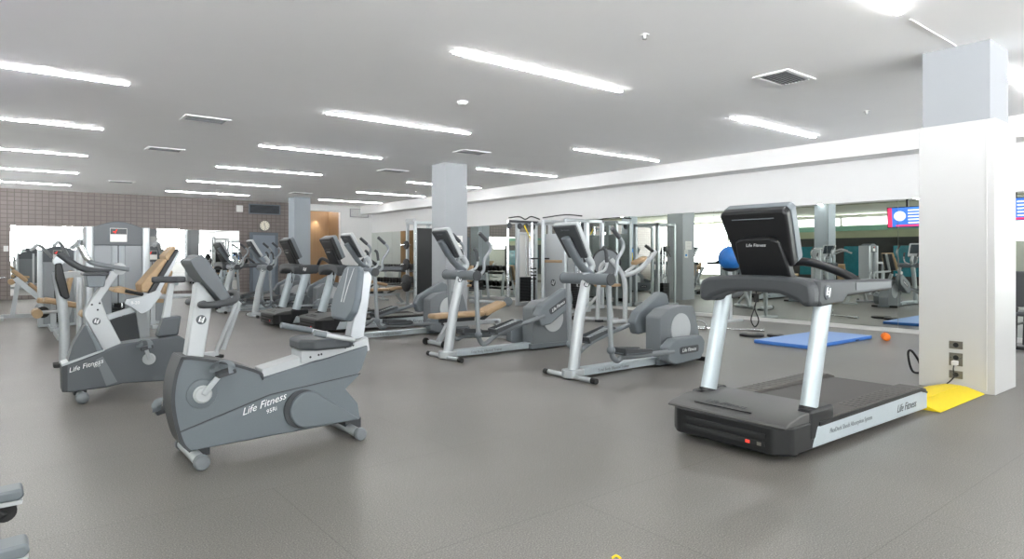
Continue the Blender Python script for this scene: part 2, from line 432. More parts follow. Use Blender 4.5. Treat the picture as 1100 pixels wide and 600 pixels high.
# far wall fittings
t = thing('return_air_grille', 'dark wide air grille high on the tiled wall above the clock', 'grille', (7.75, YF, 3.07))
g = MB()
for s in (-1, 1): g.box((s*.56, -.02, 0), (.04, .04, .36)); g.box((0, -.02, s*.17), (1.16, .04, .03))
g.build('frame', 'frame_dark', t); MB().box((0, -.006, 0), (1.1, .01, .32)).build('backing', 'vent_dark', t)
g = MB()
for k in range(8): g.box((0, -.02, -.14+.04*k), (1.08, .012, .01))
g.build('slats', 'frame_dark', t)
t = thing('air_grille', 'pale grey air grille high on the white end wall', 'grille', (11.55, YF, 3.09))
g = MB()
for s in (-1, 1): g.box((s*.39, -.02, 0), (.03, .04, .34)); g.box((0, -.02, s*.16), (.8, .04, .03))
g.build('frame', 'louvre', t); MB().box((0, -.006, 0), (.78, .01, .32)).build('backing', 'louvre', t)
g = MB()
for k in range(7): g.box((0, -.02, -.13+.043*k), (.76, .012, .02))
g.build('slats', 'trim', t)
t = thing('wall_clock', 'round white wall clock above the slate grey door', 'clock', (7.74, YF, 2.46))
MB().lathe((0, 0, 0), (0, -1, 0), [(0, .21), (.035, .21), (.05, .195), (.05, .18), (.03, .18)], 32).build('rim', 'outlet', t)
MB().lathe((0, 0, 0), (0, -1, 0), [(0, .185), (.034, .185)], 32).build('dial', mat('clock_dial', '#f3efdf', .6), t)
h = MB(); 
h.box((-.01, -.038, .05), (.016, .004, .11)); h.build('hour_hand', 'ink', t)
MB().box((.02, -.042, -.07), (.012, .004, .15)).build('minute_hand', 'ink', t)
h = MB()
for k in range(12): h.box((.15*math.sin(k*PI/6), -.036, .15*math.cos(k*PI/6)), (.014, .004, .03), Matrix.Rotation(k*PI/6, 4, 'Y'))
h.build('numerals', 'ink', t)
t = thing('wall_speaker', 'small white box speaker high on the tiled wall', 'speaker', (6.84, YF, 3.05))
MB().box((0, -.05, 0), (.22, .1, .24)).build('housing', 'wall', t, bevel=.01); MB().box((0, -.102, 0), (.18, .006, .2)).build('grille', 'trim', t)
t = thing('light_switch', 'white light switch plate on the brown tiled wall at the far left', 'switch', (.14, YF, 1.54))
MB().box((0, -.008, 0), (.12, .016, .17)).build('plate', 'wall', t, bevel=.003); MB().box((0, -.02, 0), (.035, .012, .06)).build('rocker', 'trim', t)

# outlets on the casing
def outlet(z, h, label, two):
    t = thing('wall_outlet', label, 'outlet', (7.29, 2.205, z), 0, 'outlets on the cased column')
    MB().box((-.004, 0, 0), (.008, .115, h)).build('plate', 'outlet', t, bevel=.002)
    MB().lathe((-.008, 0, h*.14 if two else 0), (-1, 0, 0), [(0, .024), (.004, .022)], 20).build('receptacle', 'black', t)
    s = MB()
    for q in (-1, 1): s.lathe((-.008, q*.042, h*.14 if two else 0), (-1, 0, 0), [(0, .006), (.003, .005)], 8)
    s.build('screws', 'chrome', t)
    return t
outlet(.44, .075, 'steel power outlet on the cased column, topmost of three', False)
outlet(.3, .125, 'larger steel outlet on the cased column with the white plug in it', True)
outlet(.152, .075, 'steel power outlet on the cased column, lowest of three', False)
t = thing('power_cord', 'white plug and dark cord running from column outlet to the yellow ramp', 'cord', (7.24, 2.2, .27))
MB().box((.0, 0, .0), (.06, .05, .045)).build('plug', 'wall', t, bevel=.008)
MB().tube([(-.02, 0, -.015), (-.04, 0, -.06), (-.045, -.01, -.12), (-.05, .03, -.18), (-.06, .05, -.198)], .006, 8, 5).build('cable', 'rubber', t)

# yellow cable ramp
t = thing('cable_ramp', 'bright yellow cable ramp on the floor between treadmill and cased column', 'ramp', (6.12, 2.2, 0))
MB().prism([(-.24, .003), (-.23, .012), (-.09, .055), (.09, .055), (.23, .012), (.24, .003)], 0, 1.14, 'x').build('body', 'yellow', t, bevel=.004)
MB().prism([(-.05, .055), (-.05, .06), (.05, .06), (.05, .055)], .01, 1.13, 'x').build('lid', 'yellow', t)
g = MB()
for k in range(3): g.box((-.012, -.06+.06*k, .02), (.03, .035, .036))
g.build('connector', 'yellow', t)
sc_ = MB(); sc_.tube([(2.062, 1.898, .003), (2.078, 1.89, .012), (2.088, 1.883, .006), (2.09, 1.872, .003)], .005, 6, 4)
tag(sc_.build('tape_scrap', 'yellow'), 'tiny scrap of yellow tape on the floor at the photo bottom edge', 'scrap')
st = MB(); st.tube([(7.93, 2.8, .02), (7.9, 2.83, .1), (7.85, 2.83, .24), (7.87, 2.8, .26), (7.96, 2.76, .14), (7.98, 2.74, .03)], .012, 8, 4, True)
tag(st.build('strap_handle', 'rubber'), 'black strap loop standing on the floor behind the cased column', 'strap')

# notices on the middle column
for nm, x, z, w_, h_, lb_, bl in (('notice_sign', 7.91, 1.64, .31, .25, 'white paper notice taped on the middle column, upper one', 0), ('notice_sign', 8.02, 1.385, .16, .23, 'white and blue safety notice on the middle column, lower one', 1)):
    t = thing(nm, lb_, 'notice', (x, 11.9, z)); MB().box((0, -.004, 0), (w_, .006, h_)).build('sheet', 'paper', t)
    if bl: MB().box((.01, -.008, -.04), (w_*.6, .003, h_*.3)).build('print', 'paper_blue', t)
    l = MB()
    for k in range(5): l.box((0, -.008, h_*.36-k*h_*(.1 if bl else .16)), (w_*.7, .002, .006))
    l.build('text_lines', 'ink' if bl else 'louvre', t)

# ------------------------------------------------------------------ treadmill
def make_treadmill(label, detail):
    t = thing('treadmill', label, 'treadmill', (3.8, 2.51, 0), 0, 'treadmills')
    # black base of the motor housing, rounded plan
    b = MB(); b.prism(rnd([(.0, -.36), (.09, -.455), (.36, -.455), (.56, -.455), (.56, .455), (.09, .455), (0, .36)], [.06, .06, 0, .02, .02, .06, .06], 5), .045, .225, 'z')
    base = b.build('motor_base', 'black', t, bevel=.012)
    if detail:
        g = MB(); g.box((-.001, -.02, .163), (.012, .6, .022)); g.box((-.001, -.02, .108), (.012, .6, .03)); g.build('air_slot', 'vent_dark', base)
        MB().box((-.004, -.2, .105), (.012, .03, .02)).build('power_switch', 'red', base)
        MB().box((-.003, -.28, .105), (.01, .03, .022)).build('power_inlet', 'outlet', base)
    h = MB()
    prof = [(.005, .222), (.01, .238), (.05, .256), (.2, .283), (.58, .297), (.62, .285), (.63, .222)]
    h.prism(prof, -.45, .45, 'y')
    hood = h.build('motor_hood', 'hood', t, bevel=.02)
    if detail:
        MB().bar((.085, -.17, .267), (.085, .27, .267), .012, .006).build('hood_slot', 'black', hood)
        text('hood_lettering', 'Life Fitness', .07, 'grey_dark', hood, cols((0, -1, 0), (.97, 0, .17), (-.17, 0, .97), (.13, .22, .2735)), .3)
    for s in (-1, 1):
        MB().prism([(.335, .058), (2.28, .033), (2.28, .158), (2.14, .19), (.397, .187)], s*.44, s*.462).build('side_panel', 'alum', t, bevel=.004)
        MB().prism(rnd([(.45, .185), (2.26, .155), (2.29, .165), (2.27, .195), (2.14, .228), (.45, .226)], .015, 3), s*.30, s*.458).build('foot_rail', 'deck', t, bevel=.008)
        MB().prism([(.42, .184), (2.14, .188), (2.28, .156), (2.285, .17), (2.14, .215), (.42, .212)], s*.455, s*.466).build('rail_trim', 'black', t)
        g = MB()
        for k in range(14): g.box((1.0+k*.075, s*.385, .2285), (.012, .13, .004))
        g.build('foot_rail_grip', 'hood', t)
        MB().box((.47, s*.41, .2), (.34, .1, .2), r=.03).build('upright_boot', 'black', t, bevel=.02)
    b = MB(); b.prism([(.55, .14), (2.2, .115), (2.26, .135), (2.25, .165), (2.19, .195), (.55, .21)], -.295, .295); b.build('running_belt', 'belt', t, bevel=.01)
    MB().box((1.2, 0, .1), (2.0, .86, .06)).build('deck_frame', 'black', t)
    MB().prism([(2.2, .08), (2.285, .06), (2.285, .15), (2.24, .19), (2.2, .19)], -.3, .3).build('rear_cap', 'black', t, bevel=.01)
    for s in (-1, 1):
        for xx in (.25, 2.05): MB().lathe((xx, s*.36, .07), (0, 0, -1), [(0, .02), (.04, .02), (.042, .035), (.068, .035)], 14).build('foot', 'rubber', t)
        # upright: oval alloy column
        u = MB(); u.tube([(.42, s*.388, .285), (.63, s*.388, 1.02)], .078, 20, flat=(.05, (0, 1, 0))); u.build('upright', 'alum', t)
        MB().tube([(.415, s*.39, .265), (.424, s*.39, .298)], .086, 20, flat=(.058, (0, 1, 0))).build('upright_collar', 'black', t)
        a = MB(); a.prism(rnd([(.44, 1.0), (.48, .965), (.8, .975), (.86, 1.02), (1.62, 1.045), (1.64, 1.115), (1.58, 1.128), (.62, 1.14), (.46, 1.14)], .03, 4), s*.345, s*.445)
        arm = a.build('handrail', 'grey_dark', t, bevel=.018)
        MB().prism(rnd([(.99, 1.058), (1.585, 1.064), (1.59, 1.108), (.99, 1.116)], .01, 2), s*.44, s*.449).build('handrail_inset', 'bike_dark', arm)
    # arched cross beam
    c = MB(); top = [(-.44, 1.06), (-.43, 1.12), (-.36, 1.15), (-.15, 1.168), (.15, 1.168), (.36, 1.15), (.43, 1.12), (.44, 1.06)]
    bot = [(.44, .975), (.37, .965), (.33, 1.0), (.2, 1.045), (0, 1.055), (-.2, 1.045), (-.33, 1.0), (-.37, .965), (-.44, .975)]
    c.prism(top+bot, .37, .6, 'x'); c.build('cross_beam', 'grey_dark', t, bevel=.03, seg=3)
    emblem(t, cols((1, 0, 0), (0, 0, 1), (0, -1, 0), (.56, -.449, 1.06)), .05)
    # console: tilted slab with bracket
    tl = .46
    X = cols((0, -1, 0), (-math.sin(tl), 0, math.cos(tl)), (-math.cos(tl), 0, -math.sin(tl)), (.56, -.04, 1.2))
    k = MB(); k.prism(rnd([(-.215, .06), (.215, .06), (.255, .46), (.235, .49), (-.235, .49), (-.255, .46)], .03, 4), -.035, .06, 'z', X)
    con = k.build('console', 'black', t, bevel=.018, seg=3)
    k = MB(); k.prism(rnd([(-.185, .09), (.185, .09), (.215, .44), (-.215, .44)], .02, 3), -.076, -.068, 'z', X); k.build('screen', 'screen', con)
    k = MB(); k.prism(rnd([(-.222, .065), (.222, .065), (.262, .465), (.24, .495), (-.24, .495), (-.262, .465)], .03, 4), -.07, -.004, 'z', X); k.build('rim', 'grey', con, bevel=.004)
    k = MB(); k.prism(rnd([(-.19, -.05), (.19, -.05), (.19, .06), (.165, .27), (.1, .295), (-.1, .295), (-.165, .27), (-.19, .06)], .02, 3), .02, .09, 'z', X)
    br = k.build('console_bracket', 'black', t, bevel=.012)
    if detail:
        text('lettering', 'Life Fitness', .034, 'white_ink', br, X @ Matrix.Translation((-.085, .235, .0902)), .3)
        for q in (-1, 1): MB().lathe(X @ Vector((q*.075, .02, .088)), X.to_3x3() @ Vector((0, 0, 1)), [(0, .008), (.004, .007)], 12).build('bolt', 'vent_dark', br)
        MB().prism([(-.16, .43), (.16, .43), (.16, .436), (-.16, .436)], .058, .0615, 'z', X).build('seam', 'grey', con)
    # inner grip bar reaching to the user
    MB().tube([(1.16, -.4, 1.1), (1.14, -.3, 1.17), (1.1, -.08, 1.25), (1.1, .08, 1.25), (1.14, .3, 1.17), (1.16, .4, 1.1)], .032, 12, 5).build('grip_bar', 'black', t)
    l = MB(); l.tube([(.5, .04, 1.05), (.5, .04, .98), (.5, .05, .92), (.5, .02, .84), (.5, .05, .79), (.5, .08, .84), (.5, .055, .92)], .005, 6, 5)
    l.box((.5, .04, 1.0), (.02, .03, .06)); l.build('safety_lanyard', 'rubber', t)
    if detail:
        text('lettering', 'Life Fitness', .085, 'grey_dark', t, side_X(1.66, -.4632, .085, -.01), .35)
        text('small_print', 'FlexDeck Shock Absorption System', .045, 'grey_mid', t, side_X(.56, -.4632, .115, -.012), .1)
    return t
tm = make_treadmill('large black and silver treadmill in the right foreground beside the cased column', True)
dup(tm, (4.15, 10.9, 0), 'black treadmill standing just behind the grey seat back of the recumbent bike')
dup(tm, (3.95, 12.42, 0), 'black treadmill in front of the far elliptical, left of the recumbent seat back')
dup(tm, (3.9, 17.2, 0), 'distant treadmill farthest back in the machine row near the tiled wall mirror')

# ------------------------------------------------------------------ elliptical trainer
def capsule(L, r0, r1):
    """side cover outline along +x, from 0 to L"""
    return circ(0, 0, r0, 10, PI/2, 3*PI/2)+circ(L, 0, r1, 10, -PI/2, PI/2)
def make_elliptical(label, up_near, loc):
    t = thing('elliptical_trainer', label, 'elliptical trainer', loc, 0, 'elliptical trainers')
    MB().prism(rnd([(.1, .02), (1.62, .02), (1.62, .1), (.1, .1)], .01, 2), -.07, .07).build('base_rail', 'alum', t, bevel=.01)
    text('rail_lettering', 'Total Body Elliptical Trainer', .045, 'grey_mid', t, side_X(.42, -.0715, .045), .05)
    MB().prism(rnd([(.02, -.09), (.2, -.09), (.26, 0), (.2, .09), (.02, .09), (-.02, 0)], .05, 4), .01, .1, 'z').build('front_foot', 'silver', t, bevel=.01)
    MB().tube([(.06, -.36, .03), (.06, .36, .03)], .028, 12).build('stabilizer', 'silver', t)
    for s in (-1, 1): MB().tube([(.06, s*.33, .03), (.06, s*.4, .03)], .03, 12).build('stabilizer_cap', 'rubber', t)
    MB().tube([(.115, 0, .08), (.20, 0, .62), (.335, 0, 1.13)], [.068, .062, .055], 18, flat=(.056, (0, 1, 0))).build('post', 'silver', t)
    emblem(t, cols((.75, -.66, 0), (0, 0, 1), (-.66, -.75, 0), (.262, -.055, 1.0)), .03)
    # console
    tl = math.atan2(.22, .345)
    X = cols((0, -1, 0), (-math.sin(tl), 0, math.cos(tl)), (-math.cos(tl), 0, -math.sin(tl)), (.21, 0, 1.3))
    k = MB(); k.prism(rnd([(-.145, 0), (.145, 0), (.175, .4), (-.175, .4)], .025, 3), 0, .035, 'z', X); con = k.build('console', 'grey_dark', t, bevel=.01)
    k = MB(); k.prism(rnd([(-.155, -.012), (.155, -.012), (.19, .415), (-.19, .415)], .03, 3), -.04, .012, 'z', X); k.build('console_rim', 'white_metal', con, bevel=.008)
    k = MB(); k.prism(rnd([(-.12, .08), (.12, .08), (.14, .37), (-.14, .37)], .02, 3), -.045, -.036, 'z', X); k.build('screen', 'lcd', con)
    text('lettering', 'Life Fitness', .03, 'grey', con, X @ Matrix.Translation((-.07, .345, .0352)), .3)
    MB().tube([(.36, 0, 1.12), (.27, 0, 1.17), (.19, 0, 1.24), (-.0, 0, 1.5)], .062, 14, flat=(.035, (1, 0, .6))).build('console_neck', 'grey', t)
    MB().tube([(.34, 0, 1.11), (.4, 0, 1.2), (.33, 0, 1.3)], .04, 12, 4).build('console_stalk', 'silver', t)
    # pivot hub
    MB().tube([(.315, -.36, 1.06), (.315, .36, 1.06)], .062, 18).build('pivot_hub', 'grey', t)
    for s in (-1, 1): MB().lathe((.315, s*.355, 1.06), (0, s, 0), [(0, .066), (.012, .062), (.016, 0)], 18).build('hub_cap', 'grey_dark', t)
    for s in (-1, 1):   # fixed grips
        g = MB(); g.tube([(.36, s*.07, 1.1), (.45, s*.15, 1.16), (.47, s*.17, 1.3)], .016, 10, 5); f = g.build('fixed_handle', 'silver', t)
        MB().tube([(.462, s*.165, 1.24), (.44, s*.17, 1.36), (.40, s*.17, 1.4)], .021, 10, 4).build('grip', 'grey_dark', f)
    for s in (-1, 1):
        up = up_near if s < 0 else not up_near
        dx = .0
        yy = s*.31
        bx, bz = (.37, .31)
        a = MB(); a.tube([(.33, yy, 1.04), (.345, yy, .75), (bx, yy, bz)], .03, 12); arm = a.build('moving_arm', 'arm_metal', t)
        MB().tube([(.33, yy, 1.06), (.40, yy, 1.075), (.455, yy, 1.13), (.465, yy, 1.26), (.55, yy, 1.37), (.555, yy, 1.45), (.47, yy, 1.53)], .02, 12, 6).build('arm_handle', 'arm_metal', arm)
        MB().tube([(.5, yy, 1.505), (.385, yy, 1.6)], .025, 12).build('arm_grip', 'grey_dark', arm)
        MB().ball((bx, yy, bz), .047, 16).build('ball_joint', 'grey', arm)
        # foot link + pedal + crank cover
        if up: cx, cz, ang, px, pz, pa = 1.47, .49, math.radians(27), .60, .3, math.radians(17)
        else: cx, cz, ang, px, pz, pa = 1.42, .2, math.radians(1), .5, .25, math.radians(-2)
        dirv = Vector((math.cos(pa), 0, math.sin(pa)))
        p0 = Vector((px, yy, pz))
        lk = MB(); lk.tube([(bx, yy, bz), (bx+.03, yy, .23), (bx+.1, yy, .19), tuple(p0+dirv*.05+Vector((0, 0, -.03))), tuple(p0+dirv*.3+Vector((0, 0, -.03))), (cx, yy, cz)], .03, 12, 5)
        link = lk.build('foot_link', 'grey_mid', t)
        Xp = cols(dirv, (0, 1, 0), (-dirv.z, 0, dirv.x), p0)
        q = MB(); q.prism(rnd([(0, -.085), (.46, -.085), (.5, 0), (.46, .085), (0, .085)], .03, 3), 0, .03, 'z', Xp); pd = q.build('pedal', 'grey', link, bevel=.008)
        q = MB(); q.prism([(.0, -.09), (.025, -.09), (.025, .09), (0, .09)], .0, .075, 'z', Xp)
        for e in (-1, 1): q.prism([(0, .02), (.46, .02), (.42, .05), (.02, .075)], e*.09-.008, e*.09+.008, 'y', Xp)
        q.build('pedal_rim', 'grey_dark', pd, bevel=.004)
        q = MB()
        for e in range(9): q.box(Xp @ Vector((.06+.04*e, 0, .037)), (.02, .12, .004), Xp.to_3x3().to_4x4())
        q.build('tread', 'silver', pd)
        Xc = cols((math.cos(ang), 0, math.sin(ang)), (0, 1, 0), (-math.sin(ang), 0, math.cos(ang)), (cx, 0, cz))
        cv = MB(); cv.prism(rnd([(-.12, -.1), (.04, -.16), (.51, -.14), (.58, -.06), (.6, .07), (.53, .14), (.02, .145), (-.11, .06)], .05, 4), s*.20, s*.33, 'y', Xc)
        cov = cv.build('crank_cover', 'grey', t, bevel=.02, seg=3)
        ins = MB(); ins.prism(rnd([(.1, -.045), (.46, -.045), (.46, .04), (.1, .04)], .03, 3), s*.328, s*.333, 'y', Xc); ins.build('badge_inset', 'grey_dark', cov)
        if s < 0: text('lettering', 'Life Fitness', .06, 'white_ink', cov, Xc @ side_X(.14, -.3335, -.022), .35)
        MB().prism(circ(0, 0, .19, 32), s*.1, s*.125, 'y', Matrix.Translation((1.82, 0, .42))).build('flywheel_disc', 'white_metal', t, bevel=.005)
    bd = MB(); bd.prism(rnd([(1.44, .02), (1.44, .58), (1.6, .67), (1.85, .705), (2.07, .69), (2.12, .6), (2.22, .26), (2.22, .02)], [.01, .05, .1, .1, .06, .05, .1, .01], 4), -.115, .115)
    bd.build('drive_housing', 'grey_mid', t, bevel=.018, seg=3)
    MB().prism([(1.4, .015), (2.24, .015), (2.24, .075), (1.4, .085)], -.13, .13).build('housing_base', 'grey', t, bevel=.006)
    for s in (-1, 1): MB().tube([(2.16, s*.1, .03), (2.16, s*.3, .03)], .028, 10).build('rear_foot', 'rubber', t)
    return t
e1 = make_elliptical('silver and grey elliptical trainer standing next to the foreground treadmill', False, (4.69, 4.98, 0))
e2 = make_elliptical('elliptical trainer in front of a tan bench with its near crank cover raised', True, (4.36, 6.93, 0))
dup(e1, (4.2, 9.4, 0), 'elliptical trainer directly behind the tan bench and the raised-crank elliptical')
dup(e1, (4.2, 14.35, 0), 'far elliptical trainer in front of the slate grey door')
dup(e1, (3.95, 15.85, 0), 'far elliptical trainer left of the slate door, next to the distant treadmill')

# ------------------------------------------------------------------ recumbent bike
def pedal_set(t, c, tip, yn, m='silver'):
    """crank disc, arm, pedal and strap on each side; c and tip in (x, z)"""
    for s in (-1, 1):
        tx, tz = (tip[0], tip[1]) if s < 0 else (2*c[0]-tip[0]-.04, 2*c[1]-tip[1])
        MB().lathe((c[0], s*yn, c[1]), (0, s, 0), [(0, .056), (.012, .056), (.016, .046), (.024, .044)], 28).build('crank_disc', 'white_metal', t)
        MB().bar((c[0], s*(yn+.03), c[1]), (tx, s*(yn+.045), tz), .018, .034, (-(tz-c[1]), 0, tx-c[0])).build('crank_arm', m, t, bevel=.005)
        p = MB(); p.box((tx, s*(yn+.105), tz), (.11, .1, .03), Matrix.Rotation(-.25, 4, 'Y'), r=.015); pd = p.build('pedal', 'grey_dark', t, bevel=.006)
        q = MB(); pts = [(tx-.05, s*(yn+.06), tz), (tx-.05, s*(yn+.07), tz+.05), (tx-.02, s*(yn+.1), tz+.075), (tx+.02, s*(yn+.14), tz+.06), (tx+.03, s*(yn+.155), tz)]
        q.tube(pts, .03, 8, 5, flat=(.004, (0, 0, 1))); q.build('strap', 'grey', pd)
t = thing('recumbent_bike', 'grey recumbent exercise bike in the left foreground', 'exercise bike', (.9, 4.5, 0))
out = [(-.022, .675), (-.058, .572), (-.076, .426), (-.058, .275), (-.022, .145), (.02, .09), (.055, .088), (1.055, .104), (1.168, .112), (1.145, .228), (1.05, .343), (1.181, .474), (1.229, .60),
       (1.229, .645), (.472, .49), (.446, .535), (.256, .614), (.065, .664)]
MB().prism(rnd(out, [.02, .05, .05, .05, .03, .02, .02, 0, .02, .06, .02, .02, .02, .01, .01, .03, .1, .05], 4), -.115, .115).build('body_shroud', 'bike_grey', t, bevel=.01)
low = [(-.035, .215), (.512, .372), (1.165, .44), (1.05, .345), (1.145, .23), (1.165, .115), (.05, .09), (.02, .093), (-.02, .145)]
MB().prism(low, -.122, .122).build('lower_panel', 'bike_grey', t, bevel=.006)
for s in (-1, 1): MB().tube([(-.03, s*.121, .219), (.512, s*.121, .376), (1.165, s*.121, .444)], .0035, 6).build('panel_seam', 'grey_dark', t)
edge = [(-.022, .675), (-.058, .572), (-.076, .426), (-.058, .275), (-.022, .145), (.02, .09)]
ed = cat([(x, 0, z) for x, z in edge], 4); edp = [(p.x-.006, p.z) for p in ed]+[(p.x+.016, p.z) for p in ed[::-1]]
MB().prism(edp, -.127, .127).build('front_edge', 'grey_dark', t)
ed = cat([(x, 0, z) for x, z in [(-.022, .675), (.065, .664), (.256, .614), (.446, .535), (.474, .49)]], 4); edp = [(p.x, p.z+.006) for p in ed]+[(p.x-.006, p.z-.012) for p in ed[::-1]]
MB().prism(edp, -.127, .127).build('top_edge', 'grey_dark', t)
for s in (-1, 1):
    cx, cz, R_ = .765, .245, .125; tip = Vector((1.15, .118)); dv = tip-Vector((cx, cz)); D = dv.length; a0 = math.atan2(dv.y, dv.x); be = math.acos(R_/D)
    tear = circ(cx, cz, R_, 28, a0+be, a0+2*PI-be)+[tuple(tip)]
    MB().prism([(cx+(p[0]-cx)*1.04-.03, cz+(p[1]-cz)*1.06+.006) for p in tear], s*.118, s*.14).build('cover_dark_rim', 'grey_dark', t)  # dark rim set behind the drive cover
    MB().prism(tear, s*.12, s*.16).build('drive_cover', 'bike_grey', t, bevel=.012, seg=3)
    MB().lathe((.095, s*.11, .436), (0, s, 0), [(0, .095), (.012, .09), (.016, .075)], 28).build('crank_recess', 'bike_grey', t)
pedal_set(t, (.095, .436), (.205, .575), .125)
MB().prism([(.015, .655), (.07, 1.06), (.074, 1.12), (.1, 1.14), (.2, 1.0), (.171, .99), (.121, .652)], -.055, .055).build('console_post', 'white_metal', t, bevel=.01)
emblem(t, cols((1, 0, 0), (0, 0, 1), (0, -1, 0), (.104, -.056, .898)), .03)
MB().prism(rnd([(.02, 1.28), (.09, 1.315), (.205, 1.141), (.285, .99), (.23, .98), (.17, 1.06), (.078, 1.17), (.03, 1.25)], .012, 3), -.15, .15).build('console', 'bike_dark', t, bevel=.015)
MB().prism([(.108, 1.295), (.2, 1.155), (.206, 1.158), (.114, 1.298)], -.12, .12).build('screen', 'lcd', t)
MB().tube([(.12, -.05, 1.0), (.085, -.13, 1.0), (.085, -.2, 1.0), (.16, -.23, 1.005), (.26, -.2, 1.02), (.31, -.1, 1.05), (.32, 0, 1.06), (.31, .1, 1.05), (.26, .2, 1.02), (.16, .23, 1.005), (.085, .2, 1.0), (.085, .13, 1.0), (.12, .05, 1.0)], .021, 12, 5).build('handlebar', 'grey_dark', t)
MB().prism([(.472, .475), (.474, .545), (.749, .605), (1.253, .69), (1.253, .60)], -.08, .08).build('seat_rail', 'white_metal', t, bevel=.006)
MB().prism([(.735, .56), (.735, .645), (1.08, .65), (1.24, .705), (1.255, .60)], -.1, .1).build('seat_carriage', 'white_metal', t, bevel=.008)
g = MB()
for xx, zz in ((.80, .597), (.86, .607), (.88, .61), (1.06, .64), (1.1, .648), (1.12, .652)): g.lathe((xx, -.1, zz), (0, -1, 0), [(0, .008), (.004, .006)], 8)
g.build('scale_marks', 'ink', t)
q = MB(); q.prism(rnd([(.72, -.1), (.8, -.2), (1.05, -.2), (1.1, -.15), (1.1, .15), (1.05, .2), (.8, .2), (.72, .1)], .05, 4), .65, .725, 'z'); q.build('seat', 'vinyl', t, bevel=.02, seg=3)
tl = .27
Xb = cols((0, -1, 0), (math.sin(tl), 0, math.cos(tl)), (-math.cos(tl), 0, math.sin(tl)), (1.08, 0, .83))
pad = rnd([(-.13, 0), (.13, 0), (.195, .07), (.2, .17), (.13, .38), (.09, .41), (-.09, .41), (-.13, .38), (-.2, .17), (-.195, .07)], .04, 4)
q = MB(); q.prism(pad, -.02, .035, 'z', Xb); bk = q.build('backrest', 'seat_grey', t, bevel=.018, seg=3)
q = MB()
for s in (-1, 1): q.tube([Xb @ Vector((s*.02, .13, .036)), Xb @ Vector((s*.028, .25, .036)), Xb @ Vector((s*.05, .39, .034))], .005, 8)
q.build('groove', 'white_metal', bk)
MB().prism([(1.11, .68), (1.23, .69), (1.30, 1.15), (1.27, 1.19), (1.22, 1.18)], -.05, .05).build('back_post', 'silver', t, bevel=.01)
for s in (-1, 1):
    hd = MB().tube([(.8, s*.27, .775), (.96, s*.27, .735), (1.04, s*.25, .715), (1.12, s*.1, .69)], .017, 12, 5).build('side_handle', 'white_metal', t)
    MB().tube([(.76, s*.27, .785), (.84, s*.27, .765)] if s < 0 else [(.72, s*.27, .795), (.95, s*.27, .74)], .022, 12).build('grip', 'grey', hd)
for xx, r_ in ((.06, .047), (1.1, .043)):
    f = MB().tube([(xx, -.25, r_), (xx, .25, r_)], r_*.8, 16).build('stabilizer', 'silver', t)
    for s in (-1, 1): MB().lathe((xx, s*.24, r_), (0, s, 0), [(0, r_), (.035, r_), (.045, r_*.8), (.047, 0)], 24).build('end_cap', 'grey_mid', f)
    MB().box((xx+.03, 0, r_+.03), (.12, .16, .08)).build('foot_bracket', 'grey_dark', t)
text('lettering', 'Life Fitness', .066, 'white_ink', t, side_X(.335, -.1235, .262, .25), .5)
text('small_lettering', '95Ri', .04, 'white_ink', t, side_X(.49, -.1235, .25, .25), .25)

# ------------------------------------------------------------------ upright bike
t = thing('upright_bike', 'dark grey upright exercise bike behind the recumbent bike', 'exercise bike', (.45, 7.07, 0))
body = [(-.015, .327), (-.012, .106), (.035, .088), (.314, .096), (.45, .118), (.858, .095), (1.02, .2), (1.05, .35), (1.0, .47), (.918, .53), (.718, .511), (.436, .486), (.3, .43)]
MB().prism(rnd(body, .03, 3), -.12, .12).build('body_shroud', 'bike_dark', t, bevel=.012)
MB().prism(rnd([(.02, .34), (.06, .5), (.15, .68), (.175, .67), (.3, .43), (.235, .40)], .02, 3), -.1, .1).build('front_fin', 'bike_dark', t, bevel=.012)
MB().prism([(.155, .685), (.18, .66), (.30, .43), (.255, .405)], -.104, .104).build('fin_band', 'grey', t, bevel=.004)
MB().prism([(.235, .36), (.287, .385), (.402, .14), (.314, .112)], -.124, .124).build('body_band', 'grey_mid', t)
MB().prism([(-.02, .325), (.23, .41), (.30, .435), (.30, .445), (.22, .425), (-.02, .345)], -.126, .126).build('seam_trim', 'silver', t)
MB().prism([(-.02, .33), (-.018, .1), (.02, .095), (.02, .34)], -.126, .126).build('front_edge', 'grey_dark', t)
MB().prism([(.15, .76), (.155, .81), (.22, .93), (.36, 1.165), (.44, 1.165), (.28, .9), (.325, .76), (.45, .47), (.30, .42)], -.05, .05).build('handlebar_post', 'white_metal', t, bevel=.008)
g = MB()
for xx, zz in ((.21, .86), (.27, .87), (.255, .81)): g.lathe((xx, -.05, zz), (0, -1, 0), [(0, .009), (.004, .007)], 10)
g.build('bolts', 'ink', t)
emblem(t, cols((1, 0, 0), (0, 0, 1), (0, -1, 0), (.245, -.052, .705)), .032)
MB().lathe((.43, -.07, 1.185), (0, 1, 0), [(0, .03), (.01, .055), (.13, .055), (.14, .03)], 24).build('stem_hub', 'white_metal', t)
MB().tube([(.49, -.12, 1.18), (.32, -.17, 1.215), (.2, -.19, 1.245), (.155, -.2, 1.29), (.115, -.2, 1.38)], .021, 12, 5).build('near_handlebar', 'grey_mid', t)
MB().tube([(.175, -.198, 1.27), (.15, -.2, 1.3), (.108, -.2, 1.395)], .026, 12, 4).build('near_grip', 'chrome', t)
MB().tube([(.46, .1, 1.17), (.30, .22, 1.16), (.14, .26, 1.2), (-.02, .28, 1.33)], .03, 12, 5).build('far_handlebar', 'grey_dark', t)
MB().prism(rnd([(.155, 1.135), (.315, 1.135), (.3, 1.02), (.172, 1.02)], .02, 3), -.12, .12).build('console_tray', 'grey', t, bevel=.01)
MB().box((.235, 0, 1.14), (.2, .27, .025), r=.02).build('tray_lip', 'grey_dark', t, bevel=.006)
